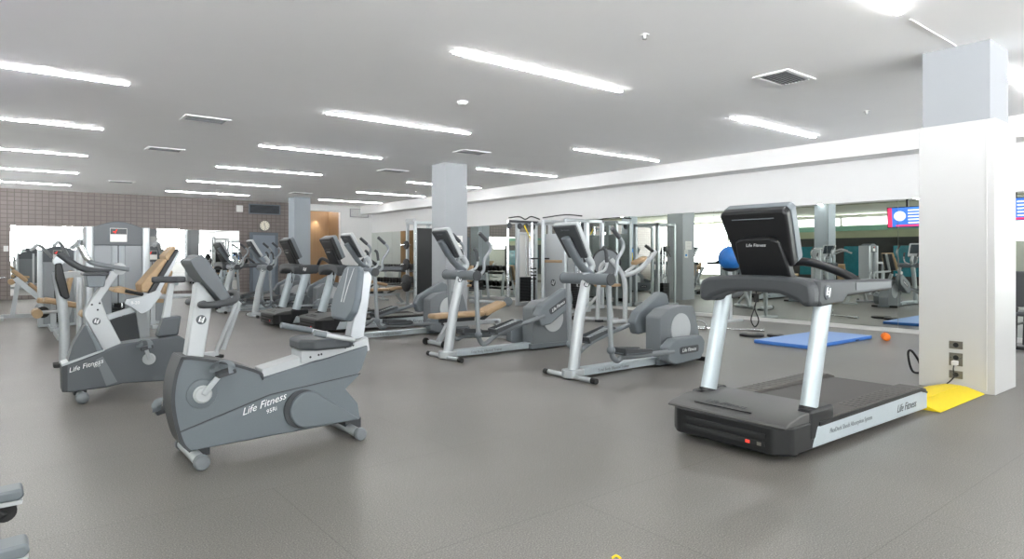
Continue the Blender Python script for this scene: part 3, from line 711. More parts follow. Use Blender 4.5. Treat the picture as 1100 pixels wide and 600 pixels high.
MB().prism([(.735, .52), (.794, .703), (.955, .719), (.925, .525)], -.075, .075).build('seat_post_boot', 'bike_dark', t, bevel=.02)
MB().prism([(.79, .7), (.85, 1.04), (.9, 1.04), (.86, .7)], -.03, .03).build('seat_post', 'white_metal', t, bevel=.006)
q = MB(); q.prism(rnd([(.70, -.03), (.78, -.045), (.9, -.13), (.98, -.12), (1.0, 0), (.98, .12), (.9, .13), (.78, .045), (.70, .03)], .04, 4), 1.045, 1.105, 'z'); q.build('saddle', 'grey_dark', t, bevel=.025, seg=3)
pedal_set(t, (.66, .328), (.622, .45), .125)
f = MB().tube([(.12, -.26, .05), (.12, .26, .05)], .035, 14).build('stabilizer', 'silver', t)
for s in (-1, 1): MB().ball((.12, s*.26, .052), .052, 18).build('transport_wheel', 'grey_mid', f)
f = MB().tube([(.95, -.26, .045), (.95, .26, .045)], .035, 14).build('stabilizer', 'silver', t)
for xx in (.12, .95): MB().box((xx, 0, .08), (.1, .14, .06)).build('foot_bracket', 'grey_dark', t)
text('lettering', 'Life Fitness', .06, 'white_ink', t, side_X(.03, -.1265, .265, .24), .35)
text('small_lettering', '95Ci', .028, 'white_ink', t, side_X(.215, -.1265, .29, .24), .2)

# ------------------------------------------------------------------ strength machines
def tower(t, x0, x1, y, d, top, head=True):
    """curved weight tower with side pillars, arched header, weight stack; faces -y"""
    w_ = x1-x0; xc = (x0+x1)/2; pw = w_*.13
    for xa in (x0, x1-pw):
        MB().prism(rnd([(xa, y), (xa+pw, y), (xa+pw, y+d), (xa, y+d)], .035, 4), .02, top-.07, 'z').build('pillar', 'silver', t, bevel=.008)
    arch = [(x0+pw*.9, top-.30)]+[(x0+pw*.9+(w_-1.8*pw)*k/10, top-.08+.08*math.sin(PI*k/10)) for k in range(11)]+[(x1-pw*.9, top-.30)]
    MB().prism(arch, y+.015, y+d-.02).build('header', 'bike_dark', t, bevel=.008)
    pl = MB().box((xc, y+.01, top-.17), (w_*.26, .012, .17)).build('placard', 'paper', t)
    MB().box((xc, y+.003, top-.125), (w_*.25, .004, .07)).build('placard_header', 'grey_dark', pl)
    q = MB(); q.box((xc-.03, y, top-.125), (.014, .003, .05), Matrix.Rotation(.4, 4, 'Y')); q.box((xc-.045, y, top-.13), (.03, .003, .014)); q.build('figure', 'red', pl)
    for s in (-1, 1): MB().box((xc+s*(w_*.235), y+.03, (top-.3)/2+.02), (w_*.27, .02, top-.34)).build('shroud_panel', 'tower_panel', t, bevel=.006)
    MB().box((xc, y+d-.05, (top-.3)/2), (w_*.75, .02, top-.3)).build('back_panel', 'grey_mid', t)
    MB().box((xc, y+.05, (top+.42)/2), (w_*.22, .015, top-1.02)).build('slot_panel', 'tower_slot', t)
    q = MB()
    for s in (-1, 1): q.tube([(xc+s*.05, y+.09, .05), (xc+s*.05, y+.09, top-.3)], .011, 8)
    q.build('guide_rod', 'chrome', t)
    MB().tube([(xc, y+.035, .7), (xc, y+.035, top-.3)], .005, 6).build('cable', 'rubber', t)
    q = MB()
    for k in range(16): q.box((xc, y+.1, .1+k*.036), (w_*.3, .1, .032))
    q.build('weight_stack', 'iron', t)
    MB().box((xc, y+d/2, .03), (w_, d, .05)).build('base', 'silver', t, bevel=.01)

t = thing('leg_extension_machine', 'tall arched grey weight tower machine with tan seat behind the upright bike', 'strength machine')
tower(t, .81, 1.51, 9.35, .36, 1.74)
yy = 8.75
MB().prism(rnd([(1.0, .90), (1.02, .94), (1.12, .95), (1.3, .885), (1.31, .84), (1.2, .855)], .02, 3), yy-.2, yy+.2).build('seat', 'tan', t, bevel=.02)
Xs = [(1.29, .89), (1.28, .97), (1.53, 1.28), (1.56, 1.25), (1.35, .88)]
MB().prism(rnd(Xs, .02, 3), yy-.2, yy+.2).build('back_pad', 'tan', t, bevel=.02)
MB().prism(rnd([(1.545, 1.27), (1.535, 1.31), (1.63, 1.43), (1.66, 1.41), (1.57, 1.25)], .015, 3), yy-.18, yy+.18).build('head_pad', 'tan', t, bevel=.02)
MB().prism([(1.36, .87), (1.56, 1.24), (1.67, 1.4), (1.7, 1.38), (1.42, .85)], yy-.15, yy+.15).build('pad_shell', 'grey_dark', t, bevel=.01)
MB().bar((1.45, yy, .8), (1.72, yy, 1.38), .06, .05, (1, 0, 0)).build('back_frame', 'silver', t)
MB().prism(rnd([(1.1, .775), (1.13, .81), (1.28, .84), (1.44, .905), (1.5, .87), (1.36, .67), (1.28, .63), (1.2, .7)], .03, 3), yy-.27, yy-.23).build('pivot_plate', 'silver', t, bevel=.006)
text('plate_lettering', '8-20', .05, 'paper', t, side_X(1.17, yy-.272, .755), 0)
MB().bar((.93, yy-.15, .6), (1.3, yy-.15, .72), .08, .06).build('lever_arm', 'silver', t)
MB().bar((1.3, yy, .74), (1.42, yy+.2, .05), .08, .1, (1, 0, 0)).build('seat_column', 'silver', t)
MB().bar((1.15, yy+.1, .05), (1.16, 9.36, .05), .1, .06).build('base_beam', 'silver', t)
MB().bar((1.16, yy+.1, .05), (2.2, yy+.1, .05), .1, .06).build('base_beam', 'silver', t)
for q in (0, .11): MB().tube([(2.18+q, yy+.1+q, .08), (2.43+q*.6, yy+.1+q, .68), (2.36, yy+.1+q, .8)], .03, 12).build('rear_tube', 'silver', t)
MB().lathe((2.2, yy+.1, 0), (0, 0, 1), [(0, .07), (.03, .07), (.04, .03)], 16).build('floor_foot', 'rubber', t)
MB().tube([(1.42, yy, .82), (2.36, yy+.1, .8)], .03, 10).build('rear_brace', 'silver', t)
MB().tube([(1.3, yy-.24, .86), (1.12, yy-.24, .91)], .02, 10).build('seat_handle', 'rubber', t)
MB().prism([(1.0, .12), (1.4, .12), (1.4, .62), (1.0, .5)], 9.2, 9.3).build('stack_cover', 'grey_dark', t)
# front post with black pad
MB().tube([(.60, 9.3, .02), (.595, 9.3, .5), (.56, 9.3, .9), (.53, 9.3, 1.12)], .055, 14, 4).build('front_post', 'silver', t)
MB().box((.6, 9.3, .02), (.22, .22, .04), r=.04).build('front_foot', 'rubber', t)
MB().prism(rnd([(.5, 1.22), (.56, 1.23), (.64, .82), (.6, .8), (.55, .84), (.5, 1.05)], .02, 3), 9.1, 9.24).build('shin_pad', 'black', t, bevel=.015)
MB().tube([(.535, 9.15, 1.25), (.535, 9.32, 1.25)], .055, 16).build('pad_roller', 'silver', t)
MB().bar((.57, 9.2, 1.08), (.84, 9.4, 1.1), .07, .07).build('link_arm', 'white_metal', t)

def second_tower(label, x0, y, w_, top):
    t = thing('weight_tower_machine', label, 'strength machine')
    tower(t, x0, x0+w_, y, .35, top)
    MB().prism(rnd([(x0-.05, .5), (x0+.35, .45), (x0+.35, .53), (x0-.02, .58)], .02, 2), y-.8, y-.45).build('seat', 'tan', t, bevel=.02)
    MB().box((x0+.42, y-.62, .8), (.08, .3, .5), Matrix.Rotation(.2, 4, 'Y')).build('back_pad', 'tan', t, bevel=.02)
    MB().bar((x0+.2, y-.62, .46), (x0+.2, y-.62, .04), .08, .08, (1, 0, 0)).build('seat_column', 'silver', t)
    MB().bar((x0+.2, y-.9, .03), (x0+.2, y+.02, .03), .1, .06).build('base_beam', 'silver', t)
    MB().tube([(x0+.2, y-.1, 1.3), (x0, y-.5, 1.5), (x0-.12, y-.75, 1.42)], .03, 10, 4).build('press_arm', 'silver', t)
    MB().tube([(x0+.45, y-.1, 1.3), (x0+.3, y-.5, 1.55), (x0+.2, y-.75, 1.5)], .03, 10, 4).build('press_arm', 'silver', t)
    return t
second_tower('smaller arched weight tower with raised press arms left of the tall tower', .54, 14.6, .62, 1.5)
second_tower('arched weight tower half hidden right behind the tall grey tower', 2.0, 14.0, .6, 1.5)
second_tower('weight tower close behind the left edge of the tall grey tower', .87, 11.0, .62, 1.62)
# leg press by the far left mirror
t = thing('leg_press_machine', 'sloping leg press with tan pads before the far left mirror', 'strength machine', (0, 17, 0))
MB().bar((.25, -.3, .85), (.95, -.3, .1), .08, .1).build('sloping_rail', 'silver', t)
MB().bar((.25, .3, .85), (.95, .3, .1), .08, .1).build('sloping_rail', 'silver', t)
MB().box((.55, 0, .06), (1.3, .1, .08)).build('floor_beam', 'white_metal', t); MB().box((.0, 0, .03), (.12, .9, .06)).build('cross_foot', 'white_metal', t); MB().box((1.1, 0, .03), (.12, .9, .06)).build('cross_foot', 'white_metal', t)
MB().bar((.55, 0, .1), (.75, 0, .42), .08, .1, (1, 0, 0)).build('strut', 'silver', t); MB().bar((.2, 0, .08), (.3, 0, .8), .08, .08, (1, 0, 0)).build('strut', 'silver', t)
for xx, zz, rr in ((.32, .9, .75), (.6, .62, .75), (.75, .5, .1)):
    MB().box((xx, 0, zz), (.34, .4, .08), Matrix.Rotation(rr, 4, 'Y'), r=.04).build('pad', 'tan', t, bevel=.025)
MB().tube([(.18, -.25, .78), (.18, .25, .78)], .06, 14).build('roller', 'tan', t)
MB().tube([(.1, 0, .86), (-.08, 0, .86), (-.15, 0, .86)], .015, 8).build('handle', 'chrome', t)
t = thing('leg_curl_bench', 'low machine with tan roller pads beside the left weight tower', 'strength machine', (.75, 12.6, 0))
MB().box((0, 0, .05), (.12, 1.0, .08)).build('floor_beam', 'silver', t); MB().bar((0, -.2, .08), (.1, -.2, .5), .08, .1, (1, 0, 0)).build('column', 'silver', t)
MB().box((.05, -.15, .56), (.55, .35, .08), Matrix.Rotation(.25, 4, 'Y'), r=.04).build('pad', 'tan', t, bevel=.025)
MB().tube([(-.3, -.35, .42), (-.3, .1, .42)], .07, 14).build('roller', 'tan', t); MB().tube([(-.3, -.1, .42), (.05, -.2, .45)], .03, 10).build('lever', 'silver', t)
MB().lathe((-.22, .0, .42), (0, -1, 0), [(0, .09), (.03, .09)], 18).build('cam', 'rubber', t)

# ------------------------------------------------------------------ benches
def bench(label, loc, rz, inc):
    t = thing('weight_bench', label, 'bench', loc, rz, 'weight benches')
    MB().box((0, 0, .30), (1.0, .07, .07)).build('frame_beam', 'silver', t, bevel=.008)
    MB().bar((-.45, 0, .3), (-.62, 0, .06), .07, .06, (1, 0, 0)).build('leg', 'silver', t); MB().bar((.4, 0, .3), (.6, 0, .06), .07, .06, (1, 0, 0)).build('leg', 'silver', t)
    for xx in (-.62, .6): MB().box((xx, 0, .04), (.08, .55, .05)).build('cross_foot', 'silver', t, bevel=.008)
    for s in (-1, 1): MB().lathe((-.68, s*.24, .05), (0, s, 0), [(0, .05), (.03, .05)], 18).build('wheel', 'rubber', t)
    p = MB(); p.prism(rnd([(-.75, -.1), (-.5, -.15), (.12, -.15), (.12, .15), (-.5, .15), (-.75, .1)], .04, 3), .4, .47, 'z'); p.build('back_pad', 'tan', t, bevel=.025, seg=3)
    X = Matrix.Translation((.15, 0, .43)) @ Matrix.Rotation(-inc, 4, 'Y')
    p = MB(); p.prism(rnd([(0, -.15), (.42, -.13), (.42, .13), (0, .15)], .04, 3), -.035, .04, 'z', X); p.build('seat_pad', 'tan', t, bevel=.025, seg=3)
    MB().box((-.3, 0, .37), (.6, .06, .07)).build('pad_support', 'grey_dark', t); MB().bar((.15, 0, .33), (.35, 0, .40+.3*math.sin(inc)*.6), .06, .04).build('seat_support', 'grey_dark', t)
    return t
bench('tan flat bench with raised end, close behind the raised-crank elliptical', (5.62, 8.0, 0), .0, .35)
b0 = bench('far tan bench lying flat in front of the dumbbell rack', (7.9, 15.4, 0), .0, .1)
t = bench('far tan bench set at a slope behind the flat far bench', (8.3, 17.3, 0), 0, .1)
for ch in t.children:
    if ch.name.startswith(('back_pad', 'seat_pad')):
        ch.rotation_euler = (0, .3, 0); ch.location = (.0, 0, .18)
    if ch.name.startswith(('pad_support', 'seat_support')): ch.location = (0, 0, .08)
t = thing('upright_bench', 'tan upright bench in front of the mirror left of the cable station', 'bench', (11.0, 16.2, 0), .3)
MB().box((0, 0, .42), (.4, .4, .07), r=.05).build('seat', 'tan', t, bevel=.02); MB().box((.25, 0, .78), (.07, .36, .5), Matrix.Rotation(.15, 4, 'Y')).build('backrest', 'tan', t, bevel=.02)
MB().bar((.2, 0, .05), (.32, 0, 1.0), .06, .05, (1, 0, 0)).build('back_frame', 'silver', t); MB().bar((0, 0, .04), (0, 0, .4), .07, .07, (1, 0, 0)).build('column', 'silver', t)
MB().box((.1, 0, .03), (.8, .08, .06)).build('floor_beam', 'silver', t); MB().box((-.25, 0, .03), (.08, .5, .06)).build('cross_foot', 'silver', t); MB().box((.45, 0, .03), (.08, .5, .06)).build('cross_foot', 'silver', t)

# ------------------------------------------------------------------ dumbbell rack with dumbbells
RX, RY0, RY1 = 11.65, 16.0, 22.8
t = thing('dumbbell_rack', 'long two-tier dumbbell rack standing against the mirror wall', 'rack', (RX, RY0, 0))
L = RY1-RY0
for z, dx in ((.28, -.1), (.78, .08)):
    q = MB()
    for s in (-.1, .1): q.bar((dx+s, 0, z+s*.2), (dx+s, L, z+s*.2), .05, .04)
    q.build('shelf', 'grey_dark', t)
for k in range(4):
    q = MB(); yk = .05+k*(L-.1)/3; q.bar((-.2, yk, .03), (.25, yk, .03), .06, .06); q.bar((.2, yk, .03), (.12, yk, .8), .06, .06, (1, 0, 0)); q.bar((-.1, yk, .03), (-.1, yk, .28), .06, .06, (1, 0, 0))
    q.build('upright', 'silver', t)
db = MB()
for s in (-1, 1): db.lathe((s*.07, 0, 0), (s, 0, 0), [(0, .06), (.015, .088), (.095, .088), (.11, .06)], 10)
db.tube([(-.08, 0, 0), (.08, 0, 0)], .016, 10)
d0 = db.build('dumbbell', 'iron'); used = False
for z, dx, lb_, gr in ((.28, -.1, 'black dumbbell on the lower tier of the long rack', 'dumbbells on the lower tier'), (.78, .08, 'black dumbbell on the upper tier of the long rack', 'dumbbells on the upper tier')):
    for k in range(27):
        o = d0 if not used else d0.copy()
        if used: C.objects.link(o)
        used = True
        o.location = (RX+dx, RY0+.2+k*.245, z+.152); o.rotation_euler = (0, 0, .06*((k*5) % 3-1))
        tag(o, lb_, 'dumbbell', gr)

# ------------------------------------------------------------------ squat rack with plates
t = thing('squat_rack', 'tall silver rack with black perforated board left of the middle column', 'rack', (8.36, 14.5, 0))
for x, y in ((0, 0), (0, .4), (.62, 0), (.62, .4)): MB().box((x, y, 1.08), (.07, .07, 2.16)).build('upright', 'silver', t, bevel=.006)
for z in (.04, 2.18):
    q = MB()
    for y in (0, .4): q.box((.31, y, z), (.69, .07, .07))
    for x in (0, .62): q.box((x, .2, z), (.07, .4, .07))
    q.build('frame_ring', 'silver', t)
MB().box((.31, .0, 1.05), (.5, .03, 1.98)).build('perforated_board', 'black', t)
q = MB()
for k in range(9): q.lathe((-.02, -.035, .3+k*.2), (0, -1, 0), [(0, .012), (.02, .012)], 8)
q.build('pegs', 'chrome', t)
for z in (.62, 1.1, 1.6): MB().tube([(-.03, .2, z), (-.3, .2, z)], .025, 10).build('plate_horn', 'chrome', t)
MB().tube([(-.02, 0, 2.24), (-.02, .4, 2.24)], .05, 12).build('pulley', 'white_metal', t)
for z, r_, lb_ in ((.62, .225, 'large black weight plate on the lowest horn of the squat rack'), (1.1, .15, 'medium black weight plate on the middle horn of the squat rack'), (1.6, .11, 'small black weight plate on the top horn of the squat rack')):
    q = MB(); q.lathe((8.36-.12, 14.7, z), (-1, 0, 0), [(0, .03), (0, r_*.9), (.01, r_), (.05, r_), (.06, r_*.9), (.06, .03)], 28, True)
    tag(q.build('weight_plate', 'iron'), lb_, 'weight plate', 'plates on the squat rack')

# ------------------------------------------------------------------ multi cable station
t = thing('cable_station', 'large multi-stack cable station with overhead pulleys in front of the mirror', 'strength machine', (10.7, 13.2, 0))
def post(x, y, h_, r=.045, m='silver'): MB().box((x, y, h_/2), (r*2, r*2, h_)).build('post', m, t, bevel=.008)
for x, y in ((0, 0), (.62, 0), (.62, -.35), (.62, -1.2), (.62, -1.95), (1.15, -.35), (1.15, -1.95), (1.15, 0)): post(x, y, 2.15)
q = MB(); q.box((.31, 0, 2.18), (.72, .09, .08)); q.box((.62, -.97, 2.18), (.09, 2.05, .08)); q.box((1.15, -.97, 2.18), (.09, 2.05, .08)); q.box((.9, -1.95, 2.18), (.6, .09, .08)); q.box((.31, 0, 1.92), (.6, .06, .06)); q.build('top_beam', 'silver', t, bevel=.01)
q = MB(); q.box((.31, 0, .05), (.72, .1, .08)); q.box((.62, -.97, .05), (.1, 2.05, .08)); q.box((1.15, -.97, .05), (.1, 2.05, .08)); q.box((.9, -1.95, .05), (.6, .1, .08)); q.build('floor_beam', 'silver', t)
MB().box((.31, .05, 1.05), (.54, .02, 1.75)).build('stack_shroud', 'trim', t)
MB().box((.645, -.78, 1.05), (.02, .74, 1.7)).build('stack_shroud', 'silver', t); MB().box((.645, -1.6, 1.05), (.02, .7, 1.7)).build('stack_shroud', 'silver', t);
emblem(t, cols((0, -1, 0), (0, 0, 1), (-1, 0, 0), (.632, -.7, .62)), .09)
for (x, y, w_, d_) in ((.31, -.02, .5, .1), (.59, -1.6, .1, .4)):
    q = MB()
    for k in range(18): q.box((x, y, .13+k*.036), (w_, d_, .032))
    q.build('weight_stack', 'iron', t)
    q = MB()
    for s in (-.06, .06): q.tube([(x+(s if w_ > d_ else 0), y-(.03 if w_ > d_ else 0)+(0 if w_ > d_ else s), .1), (x+(s if w_ > d_ else 0), y-(.03 if w_ > d_ else 0)+(0 if w_ > d_ else s), 1.9)], .011, 8)
    q.build('guide_rod', 'chrome', t); MB().tube([(x, y-.06, .8), (x, y-.06, 1.9)], .005, 6).build('cable', 'rubber', t)
MB().tube([(-.4, -.1, .05), (-.4, -.1, 2.25)], .035, 12).build('adjustable_pole', 'chrome', t); MB().tube([(.25, -.3, .05), (.25, -.3, 2.2)], .035, 12).build('adjustable_pole', 'chrome', t)
MB().bar((-.4, -.1, 2.22), (.62, -.1, 2.22), .06, .06).build('overhead_boom', 'grey_dark', t)
for x, y in ((-.4, -.16), (.0, -.1), (.2, -.1), (.45, -.1), (.6, -1.0), (.6, -1.8)): MB().lathe((x, y-.02, 2.1), (0, 1, 0), [(0, .07), (.012, .08), (.03, .08), (.042, .07)], 20).build('pulley', 'grey_dark', t)
q = MB(); q.tube([(-.45, -.2, 2.3), (-.1, -.2, 2.34), (.1, -.2, 2.28), (.3, -.2, 2.36), (.6, -.2, 2.3)], .016, 8, 4); q.tube([(.45, -.5, 2.32), (.5, -1.3, 2.36), (.5, -1.9, 2.3)], .016, 8, 4); q.build('pull_bar', 'iron', t)
MB().bar((.12, -.14, 2.12), (.42, -.14, 1.62), .03, .008, (0, 1, 0)).build('strap', 'yellow', t)
MB().bar((.5, -.5, 1.18), (.5, -1.3, 1.18), .1, .07).build('arm_pad', 'tan', t, bevel=.02); MB().tube([(.2, -.3, 1.25), (.5, -.7, 1.25)], .02, 8).build('dip_handle', 'iron', t)
q = MB()
for k in range(4): q.tube([(.2, -.3, .72+k*.09), (.34, -.36, .72+k*.09)], .02, 8)
q.build('handle_hooks', 'iron', t)
MB().box((.55, -1.7, 1.75), (.03, .2, .2)).build('placard', 'grey', t); MB().box((.53, -1.95, 1.3), (.03, .04, .22)).build('strap', 'yellow', t)
MB().tube([(-.4, -.1, .1), (-.9, .9, .12)], .045, 12).build('floor_boom', 'silver', t); MB().lathe((-.42, -.12, .14), (-.6, -.8, 0), [(0, .12), (.05, .12)], 20).build('boom_wheel', 'grey', t)
t = thing('cable_trainer', 'double arched silver cable trainer between the station and the near elliptical', 'strength machine', (9.95, 10.75, 0))
for x0, y0, x1, y1 in ((.15, 0, .85, 0), (.15, .75, .85, .75)):
    MB().tube([(x0, y0, .04), (x0, y0, 2.0), (x0+.04, y0, 2.1), (x0+.14, y0, 2.14), (x1, y1, 2.14)], .042, 12, 4).build('arched_post', 'silver', t)
    MB().box((x1, y1, 1.09), (.08, .08, 2.18)).build('post', 'silver', t)
MB().box((.85, .375, 2.14), (.08, .83, .07)).build('top_beam', 'silver', t); MB().box((.5, 0, .04), (.9, .1, .07)).build('floor_beam', 'silver', t); MB().box((.5, .75, .04), (.9, .1, .07)).build('floor_beam', 'silver', t)
q = MB()
for k in range(14): q.box((.6, .0, .12+k*.036), (.24, .16, .032))
q.build('weight_stack', 'iron', t)
q = MB()
for sx in (.55, .65): q.tube([(sx, 0, .1), (sx, 0, 2.1)], .011, 8)
q.build('guide_rod', 'chrome', t)
MB().box((.5, 0, 1.5), (.22, .1, .14)).build('pulley_carriage', 'black', t, bevel=.01); MB().tube([(.5, -.05, 1.45), (.42, -.08, 1.3), (.58, -.08, 1.3), (.5, -.05, 1.45)], .012, 8).build('pull_handle', 'rubber', t)

# plate press machine in front of the station
t = thing('plate_press_machine', 'silver press machine with big grey disc behind the near elliptical', 'strength machine', (9.35, 8.75, 0))
MB().tube([(-.15, .75, .045), (.28, -.05, .045)], .045, 12).build('floor_tube', 'white_metal', t); MB().tube([(-.15, -.25, .045), (.5, -.35, .045)], .045, 12).build('floor_tube', 'white_metal', t)
for p in ((-.15, .75), (-.17, -.25)): MB().lathe((p[0], p[1], .047), (-1, 0, 0), [(0, .047), (.03, .047)], 14).build('floor_cap', 'rubber', t)
MB().tube([(.2, -.3, .05), (.2, -.3, .75), (.14, -.25, 1.0), (.02, -.1, 1.25)], .05, 14, 5).build('main_tube', 'white_metal', t)
MB().tube([(.19, -.3, .92), (.4, -.5, 1.05), (.55, -.65, 1.28), (.62, -.72, 1.42)], .045, 12, 5).build('press_arm', 'white_metal', t)
MB().tube([(.6, -.7, 1.38), (.45, -.6, 1.52)], .03, 10).build('grip', 'rubber', t)
MB().tube([(.0, .25, .05), (.02, .2, 1.0), (.02, .05, 1.2)], .045, 12, 5).build('rear_tube', 'white_metal', t)
MB().tube([(-.15, .7, .05), (.0, .25, .5)], .035, 10).build('brace', 'white_metal', t)
dx = Vector((-.75, -.66, 0))
MB().lathe(Vector((.1, .1, 1.18))-dx*.05, dx, [(0, .05), (0, .29), (.06, .29), (.06, .05)], 36).build('disc_rim', 'rubber', t)
MB().lathe(Vector((.1, .1, 1.18))+dx*.005, dx, [(0, .26), (.015, .26), (.016, .03), (.03, .03)], 36).build('disc_face', 'grey_mid', t)
MB().box((.3, .25, .72), (.5, .3, .06)).build('seat', 'tan', t, bevel=.02); MB().bar((.3, .25, .69), (.25, .1, .05), .06, .08, (1, 0, 0)).build('seat_column', 'white_metal', t)
MB().box((.62, -.3, 1.22), (.36, .14, .08), Matrix.Rotation(-.3, 4, 'Y')).build('chest_pad', 'tan', t, bevel=.02); MB().tube([(.2, -.3, .98), (.6, -.3, 1.18)], .03, 10).build('pad_arm', 'white_metal', t)
for p in ((.0, .2), (.5, -.35)): MB().box((p[0], p[1], .02), (.12, .12, .04)).build('floor_plate', 'grey_dark', t)

# ------------------------------------------------------------------ floor items near mirror
t = thing('exercise_mat', 'blue folding exercise mat lying on the floor before the mirror', 'mat', (9.85, 4.86, 0), -.02)
MB().box((0, 0, .025), (1.95, .86, .05), r=.02).build('body', 'mat_edge', t, bevel=.01); MB().box((0, 0, .051), (1.93, .84, .006)).build('top_cover', 'mat_blue', t)
MB().box((.45, -.43, .02), (.08, .03, .012)).build('handle', 'rubber', t)
t = thing('dumbbell', 'bright orange dumbbell on the floor beside the blue mat', 'dumbbell', (10.75, 4.19, 0), .5)
for s in (-1, 1): MB().lathe((s*.035, 0, .06), (s, 0, 0), [(0, .04), (.01, .06), (.05, .06), (.065, .04), (.067, 0)], 8).build('head', 'orange', t)
MB().tube([(-.04, 0, .06), (.04, 0, .06)], .02, 10).build('grip', 'orange', t)
def plate(x, y, z, r_, label, th=.04):
    t = thing('weight_plate', label, 'weight plate', (x, y, z), 0, 'plates on the floor')
    MB().lathe((0, 0, 0), (0, 0, 1), [(0, .03), (0, r_*.92), (.008, r_), (th-.008, r_), (th, r_*.92), (th, .03)], 32).build('disc', 'iron', t)
    MB().lathe((0, 0, th*.6), (0, 0, 1), [(0, r_*.45), (th*.55, r_*.4), (th*.55, .03)], 24).build('hub', 'outlet', t)
plate(9.62, 5.78, 0, .19, 'larger black weight plate lying on the floor left of the blue mat'); plate(9.85, 5.5, 0, .13, 'small black weight plate on the floor between plate and blue mat')
t = thing('curl_bar', 'bent chrome curl bar lying on the floor near the mirror', 'barbell', (10.05, 6.5, .03))
MB().tube([(-.25, .6, 0), (-.1, .28, 0), (-.0, .2, 0), (-.02, .08, 0), (.04, 0, 0), (.02, -.12, 0), (.1, -.22, 0), (.25, -.55, 0)], .014, 10, 3).build('bar', 'chrome', t)
for a in (((-.25, .6, 0), (-.13, .34, 0)), ((.25, -.55, 0), (.13, -.29, 0))): MB().tube(a, .025, 12).build('sleeve', 'chrome', t)
t = thing('row_handle', 'chrome row handle lying on the floor beside the curl bar', 'handle', (9.75, 6.9, .0))
MB().tube([(0, -.15, .03), (0, -.15, .12), (0, .0, .16), (0, .15, .12), (0, .15, .03)], .014, 10, 4).build('loop', 'chrome', t); MB().tube([(.0, -.16, .025), (.0, .16, .025)], .022, 10).build('grip', 'chrome', t)
MB().tube([(0, -.08, .03), (.25, -.25, .03)], .014, 8).build('stem', 'chrome', t)
t = thing('ball_stand', 'slim silver stand holding the blue ball before the mirror', 'stand', (11.45, 7.35, 0))
MB().box((0, 0, .02), (.6, .22, .04)).build('base', 'white_metal', t, bevel=.006); MB().tube([(0, 0, .04), (0, 0, 1.02)], .035, 12).build('pole', 'white_metal', t)
MB().lathe((0, 0, 1.0), (0, 0, 1), [(0, .03), (.03, .13), (.07, .18), (.06, .16), (.03, .1), (.03, 0)], 24).build('cup', 'rubber', t)
bb = MB(); bb.ball((11.45, 7.35, 1.27), .24, 28); tag(bb.build('exercise_ball', 'ball_blue'), 'blue exercise ball resting on the silver stand behind the foreground treadmill', 'ball')
# dark machine sliver at the right edge
t = thing('black_exercise_chair', 'black framed chair at the right edge beyond the cased column', 'chair', (11.3, 2.45, 0))
MB().tube([(-.2, .2, .03), (-.2, -.25, .03), (.25, -.25, .03), (.25, .2, .03)], .025, 10).build('floor_frame', 'iron', t)
for x, y in ((-.2, .2), (-.2, -.25), (.25, .2), (.25, -.25)): MB().tube([(x, y, .03), (x*.9, y*.9, .95 if x < 0 else .5)], .022, 10).build('leg', 'iron', t)
MB().tube([(-.2, .2, .35), (.25, .2, .35)], .018, 8).build('stretcher', 'iron', t)
MB().box((.03, 0, .5), (.5, .48, .06), r=.06).build('seat', 'grey_dark', t, bevel=.02); MB().box((-.19, 0, .85), (.06, .46, .5), r=.02).build('backrest', 'grey_dark', t, bevel=.02)

# black tipped feet at the bottom left edge
t = thing('stepper_machine', 'machine at the bottom left edge showing two black legs with ribbed grey tips', 'exercise machine', (-.865, 3.26, 0))
MB().box((-.1, 0, .12), (.3, .9, .14)).build('cross_frame', 'black', t, bevel=.02)
MB().tube([(-.15, 0, .15), (-.2, 0, 1.1)], .05, 14).build('mast', 'silver', t); MB().box((-.22, 0, 1.15), (.1, .4, .25)).build('console', 'grey_dark', t, bevel=.02)
for yy in (.36, -.33):
    a = MB(); a.prism([(-.1, .06), (.5, .09), (.86, .14), (.9, .17), (.84, .22), (-.1, .2)], yy-.04, yy+.04); lg = a.build('leg', 'black', t, bevel=.015)
    q = MB(); q.prism(rnd([(.76, .228), (.93, .228), (.95, .245), (.94, .278), (.76, .27)], .015, 3), yy-.06, yy+.06); cp = q.build('tip', 'grey', lg, bevel=.01)
    q = MB()
    for k in range(2): q.box((.80+k*.05, yy, .272), (.014, .126, .014))
    q.build('rib', 'white_metal', cp)
    MB().prism([(.76, .212), (.94, .212), (.945, .23), (.76, .23)], yy-.063, yy+.063).build('tip_rim', 'white_metal', cp)
    MB().lathe((.88, yy-.03, .18), (0, 1, 0), [(0, .045), (.06, .045)], 18).build('roller', 'rubber', lg)
    MB().box((.3, yy, .03), (.3, .06, .06)).build('floor_pad', 'rubber', lg)

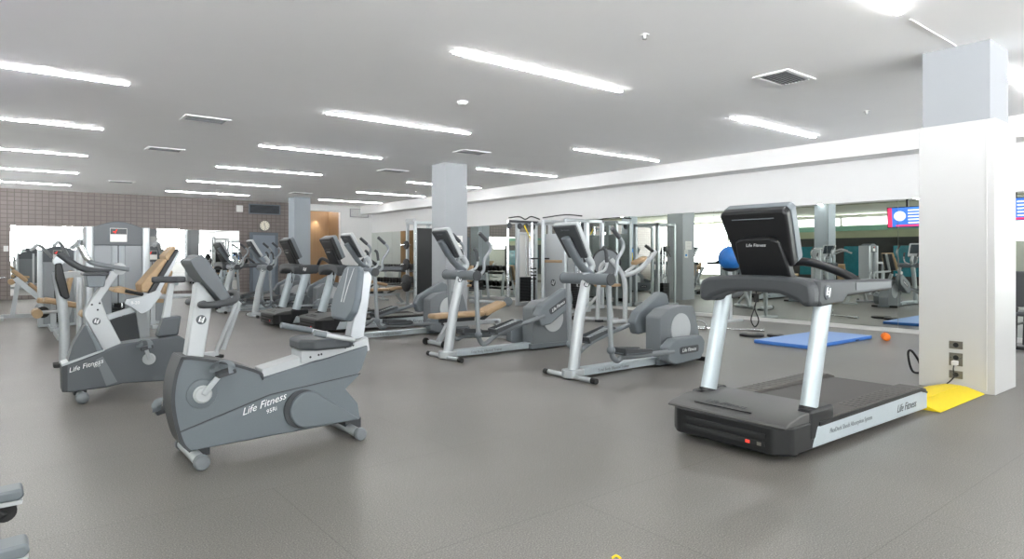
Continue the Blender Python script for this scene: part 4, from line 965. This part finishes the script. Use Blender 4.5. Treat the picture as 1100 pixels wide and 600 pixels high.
# televisions hung on the left side, seen in the mirror
for y, z, lb_ in ((9.2, 2.72, 'wall television with red and blue picture, seen in the mirror'), (6.05, 2.82, 'television seen in the mirror right of the cased column')):
    t = thing('television', lb_, 'television', (-1.2, y, z), 0, 'televisions')
    MB().box((0, 0, 0), (.06, 1.3, .75), Matrix.Rotation(.08, 4, 'Y')).build('housing', 'black', t, bevel=.01); sr = MB().box((.034, 0, 0), (.006, 1.24, .69), Matrix.Rotation(.08, 4, 'Y')).build('screen', 'tv_blue', t)
    R8 = Matrix.Rotation(.08, 4, 'Y')
    MB().box(R8 @ Vector((.039, .55, 0)), (.003, .14, .69), R8).build('red_strip', 'tv_red', sr)
    MB().prism([(y_, z_*.9) for y_, z_ in circ(.22, .05, .2, 14)], .038, .041, 'x', R8).build('map_patch', 'tv_white', sr)
    q = MB()
    for k in range(5): q.box(R8 @ Vector((.039, -.3, .24-k*.11)), (.003, .5, .05), R8)
    q.build('caption_rows', 'tv_white', sr); MB().box(R8 @ Vector((.039, -.1, -.3)), (.003, .9, .06), R8).build('ticker', 'tv_red', sr)
    MB().bar((-.03, 0, .1), (-.03, 0, CZ-z), .06, .06, (1, 0, 0)).build('ceiling_mount', 'black', t)

# ------------------------------------------------------------------ light
wd = bpy.data.worlds.new('ceiling_fill_world'); bpy.context.scene.world = wd; wd.use_nodes = True
# lower half made far brighter than the sky to push light onto the ceiling
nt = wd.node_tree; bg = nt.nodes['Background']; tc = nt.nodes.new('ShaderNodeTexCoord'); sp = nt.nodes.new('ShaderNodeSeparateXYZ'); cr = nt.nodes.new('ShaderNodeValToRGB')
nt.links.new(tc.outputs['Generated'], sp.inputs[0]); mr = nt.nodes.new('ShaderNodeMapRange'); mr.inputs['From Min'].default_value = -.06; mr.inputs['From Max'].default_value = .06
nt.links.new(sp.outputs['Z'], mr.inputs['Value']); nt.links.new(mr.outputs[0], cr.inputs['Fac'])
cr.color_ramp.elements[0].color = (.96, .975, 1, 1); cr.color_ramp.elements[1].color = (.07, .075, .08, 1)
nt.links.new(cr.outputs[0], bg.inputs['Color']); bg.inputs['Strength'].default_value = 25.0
def portal(loc, rot, w_, h_):      # daylight portals fill the window openings
    l = bpy.data.lights.new('window_portal', 'AREA'); l.shape = 'RECTANGLE'; l.size = w_; l.size_y = h_; l.cycles.is_portal = True
    o = bpy.data.objects.new('window_portal', l); C.objects.link(o); o.location = loc; o.rotation_euler = rot
portal(((XL+XR)/2, YB-.1, 2.03), (PI/2, 0, PI), XR-XL, 2.3)
portal((XL-.08, -5.5, 1.74), (PI/2, 0, PI/2), 7, 3.0)
portal((XL-.08, 21.8, 1.74), (PI/2, 0, PI/2), 5.6, 3.0)
portal((XL-.08, 3, 2.57), (PI/2, 0, PI/2), 10, 1.3)
portal((XL-.08, 13.5, 3.0), (PI/2, 0, PI/2), 11, .46)
l = bpy.data.lights.new('recess_downlight', 'SPOT'); l.energy = 45; l.spot_size = 1.0; l.spot_blend = .4; l.color = (1, .92, .78); l.shadow_soft_size = .04
o = bpy.data.objects.new('recess_downlight', l); C.objects.link(o); o.location = (10.2, YF+1.05, 3.1); o.rotation_euler = (.12, 0, 0)

# ------------------------------------------------------------------ camera
sc = bpy.context.scene
sc.cycles.max_bounces = 14; sc.cycles.diffuse_bounces = 10; sc.cycles.glossy_bounces = 6
cam = bpy.data.cameras.new('camera'); co = bpy.data.objects.new('camera', cam); C.objects.link(co); sc.camera = co
a = math.atan2(1417-550, 690.5)
fx, fy = math.cos(a), math.sin(a)
co.location = (0, 0, 1.3); co.rotation_euler = (PI/2, 0, math.atan2(-fx, fy))
cam.sensor_width = 36; cam.lens = 36*690.5/1100; cam.shift_y = -24.5/1100
sc.view_settings.view_transform = 'Standard'; sc.view_settings.look = 'None'; sc.view_settings.gamma = 1; sc.view_settings.use_curve_mapping = False
sc.view_settings.exposure = 0.5
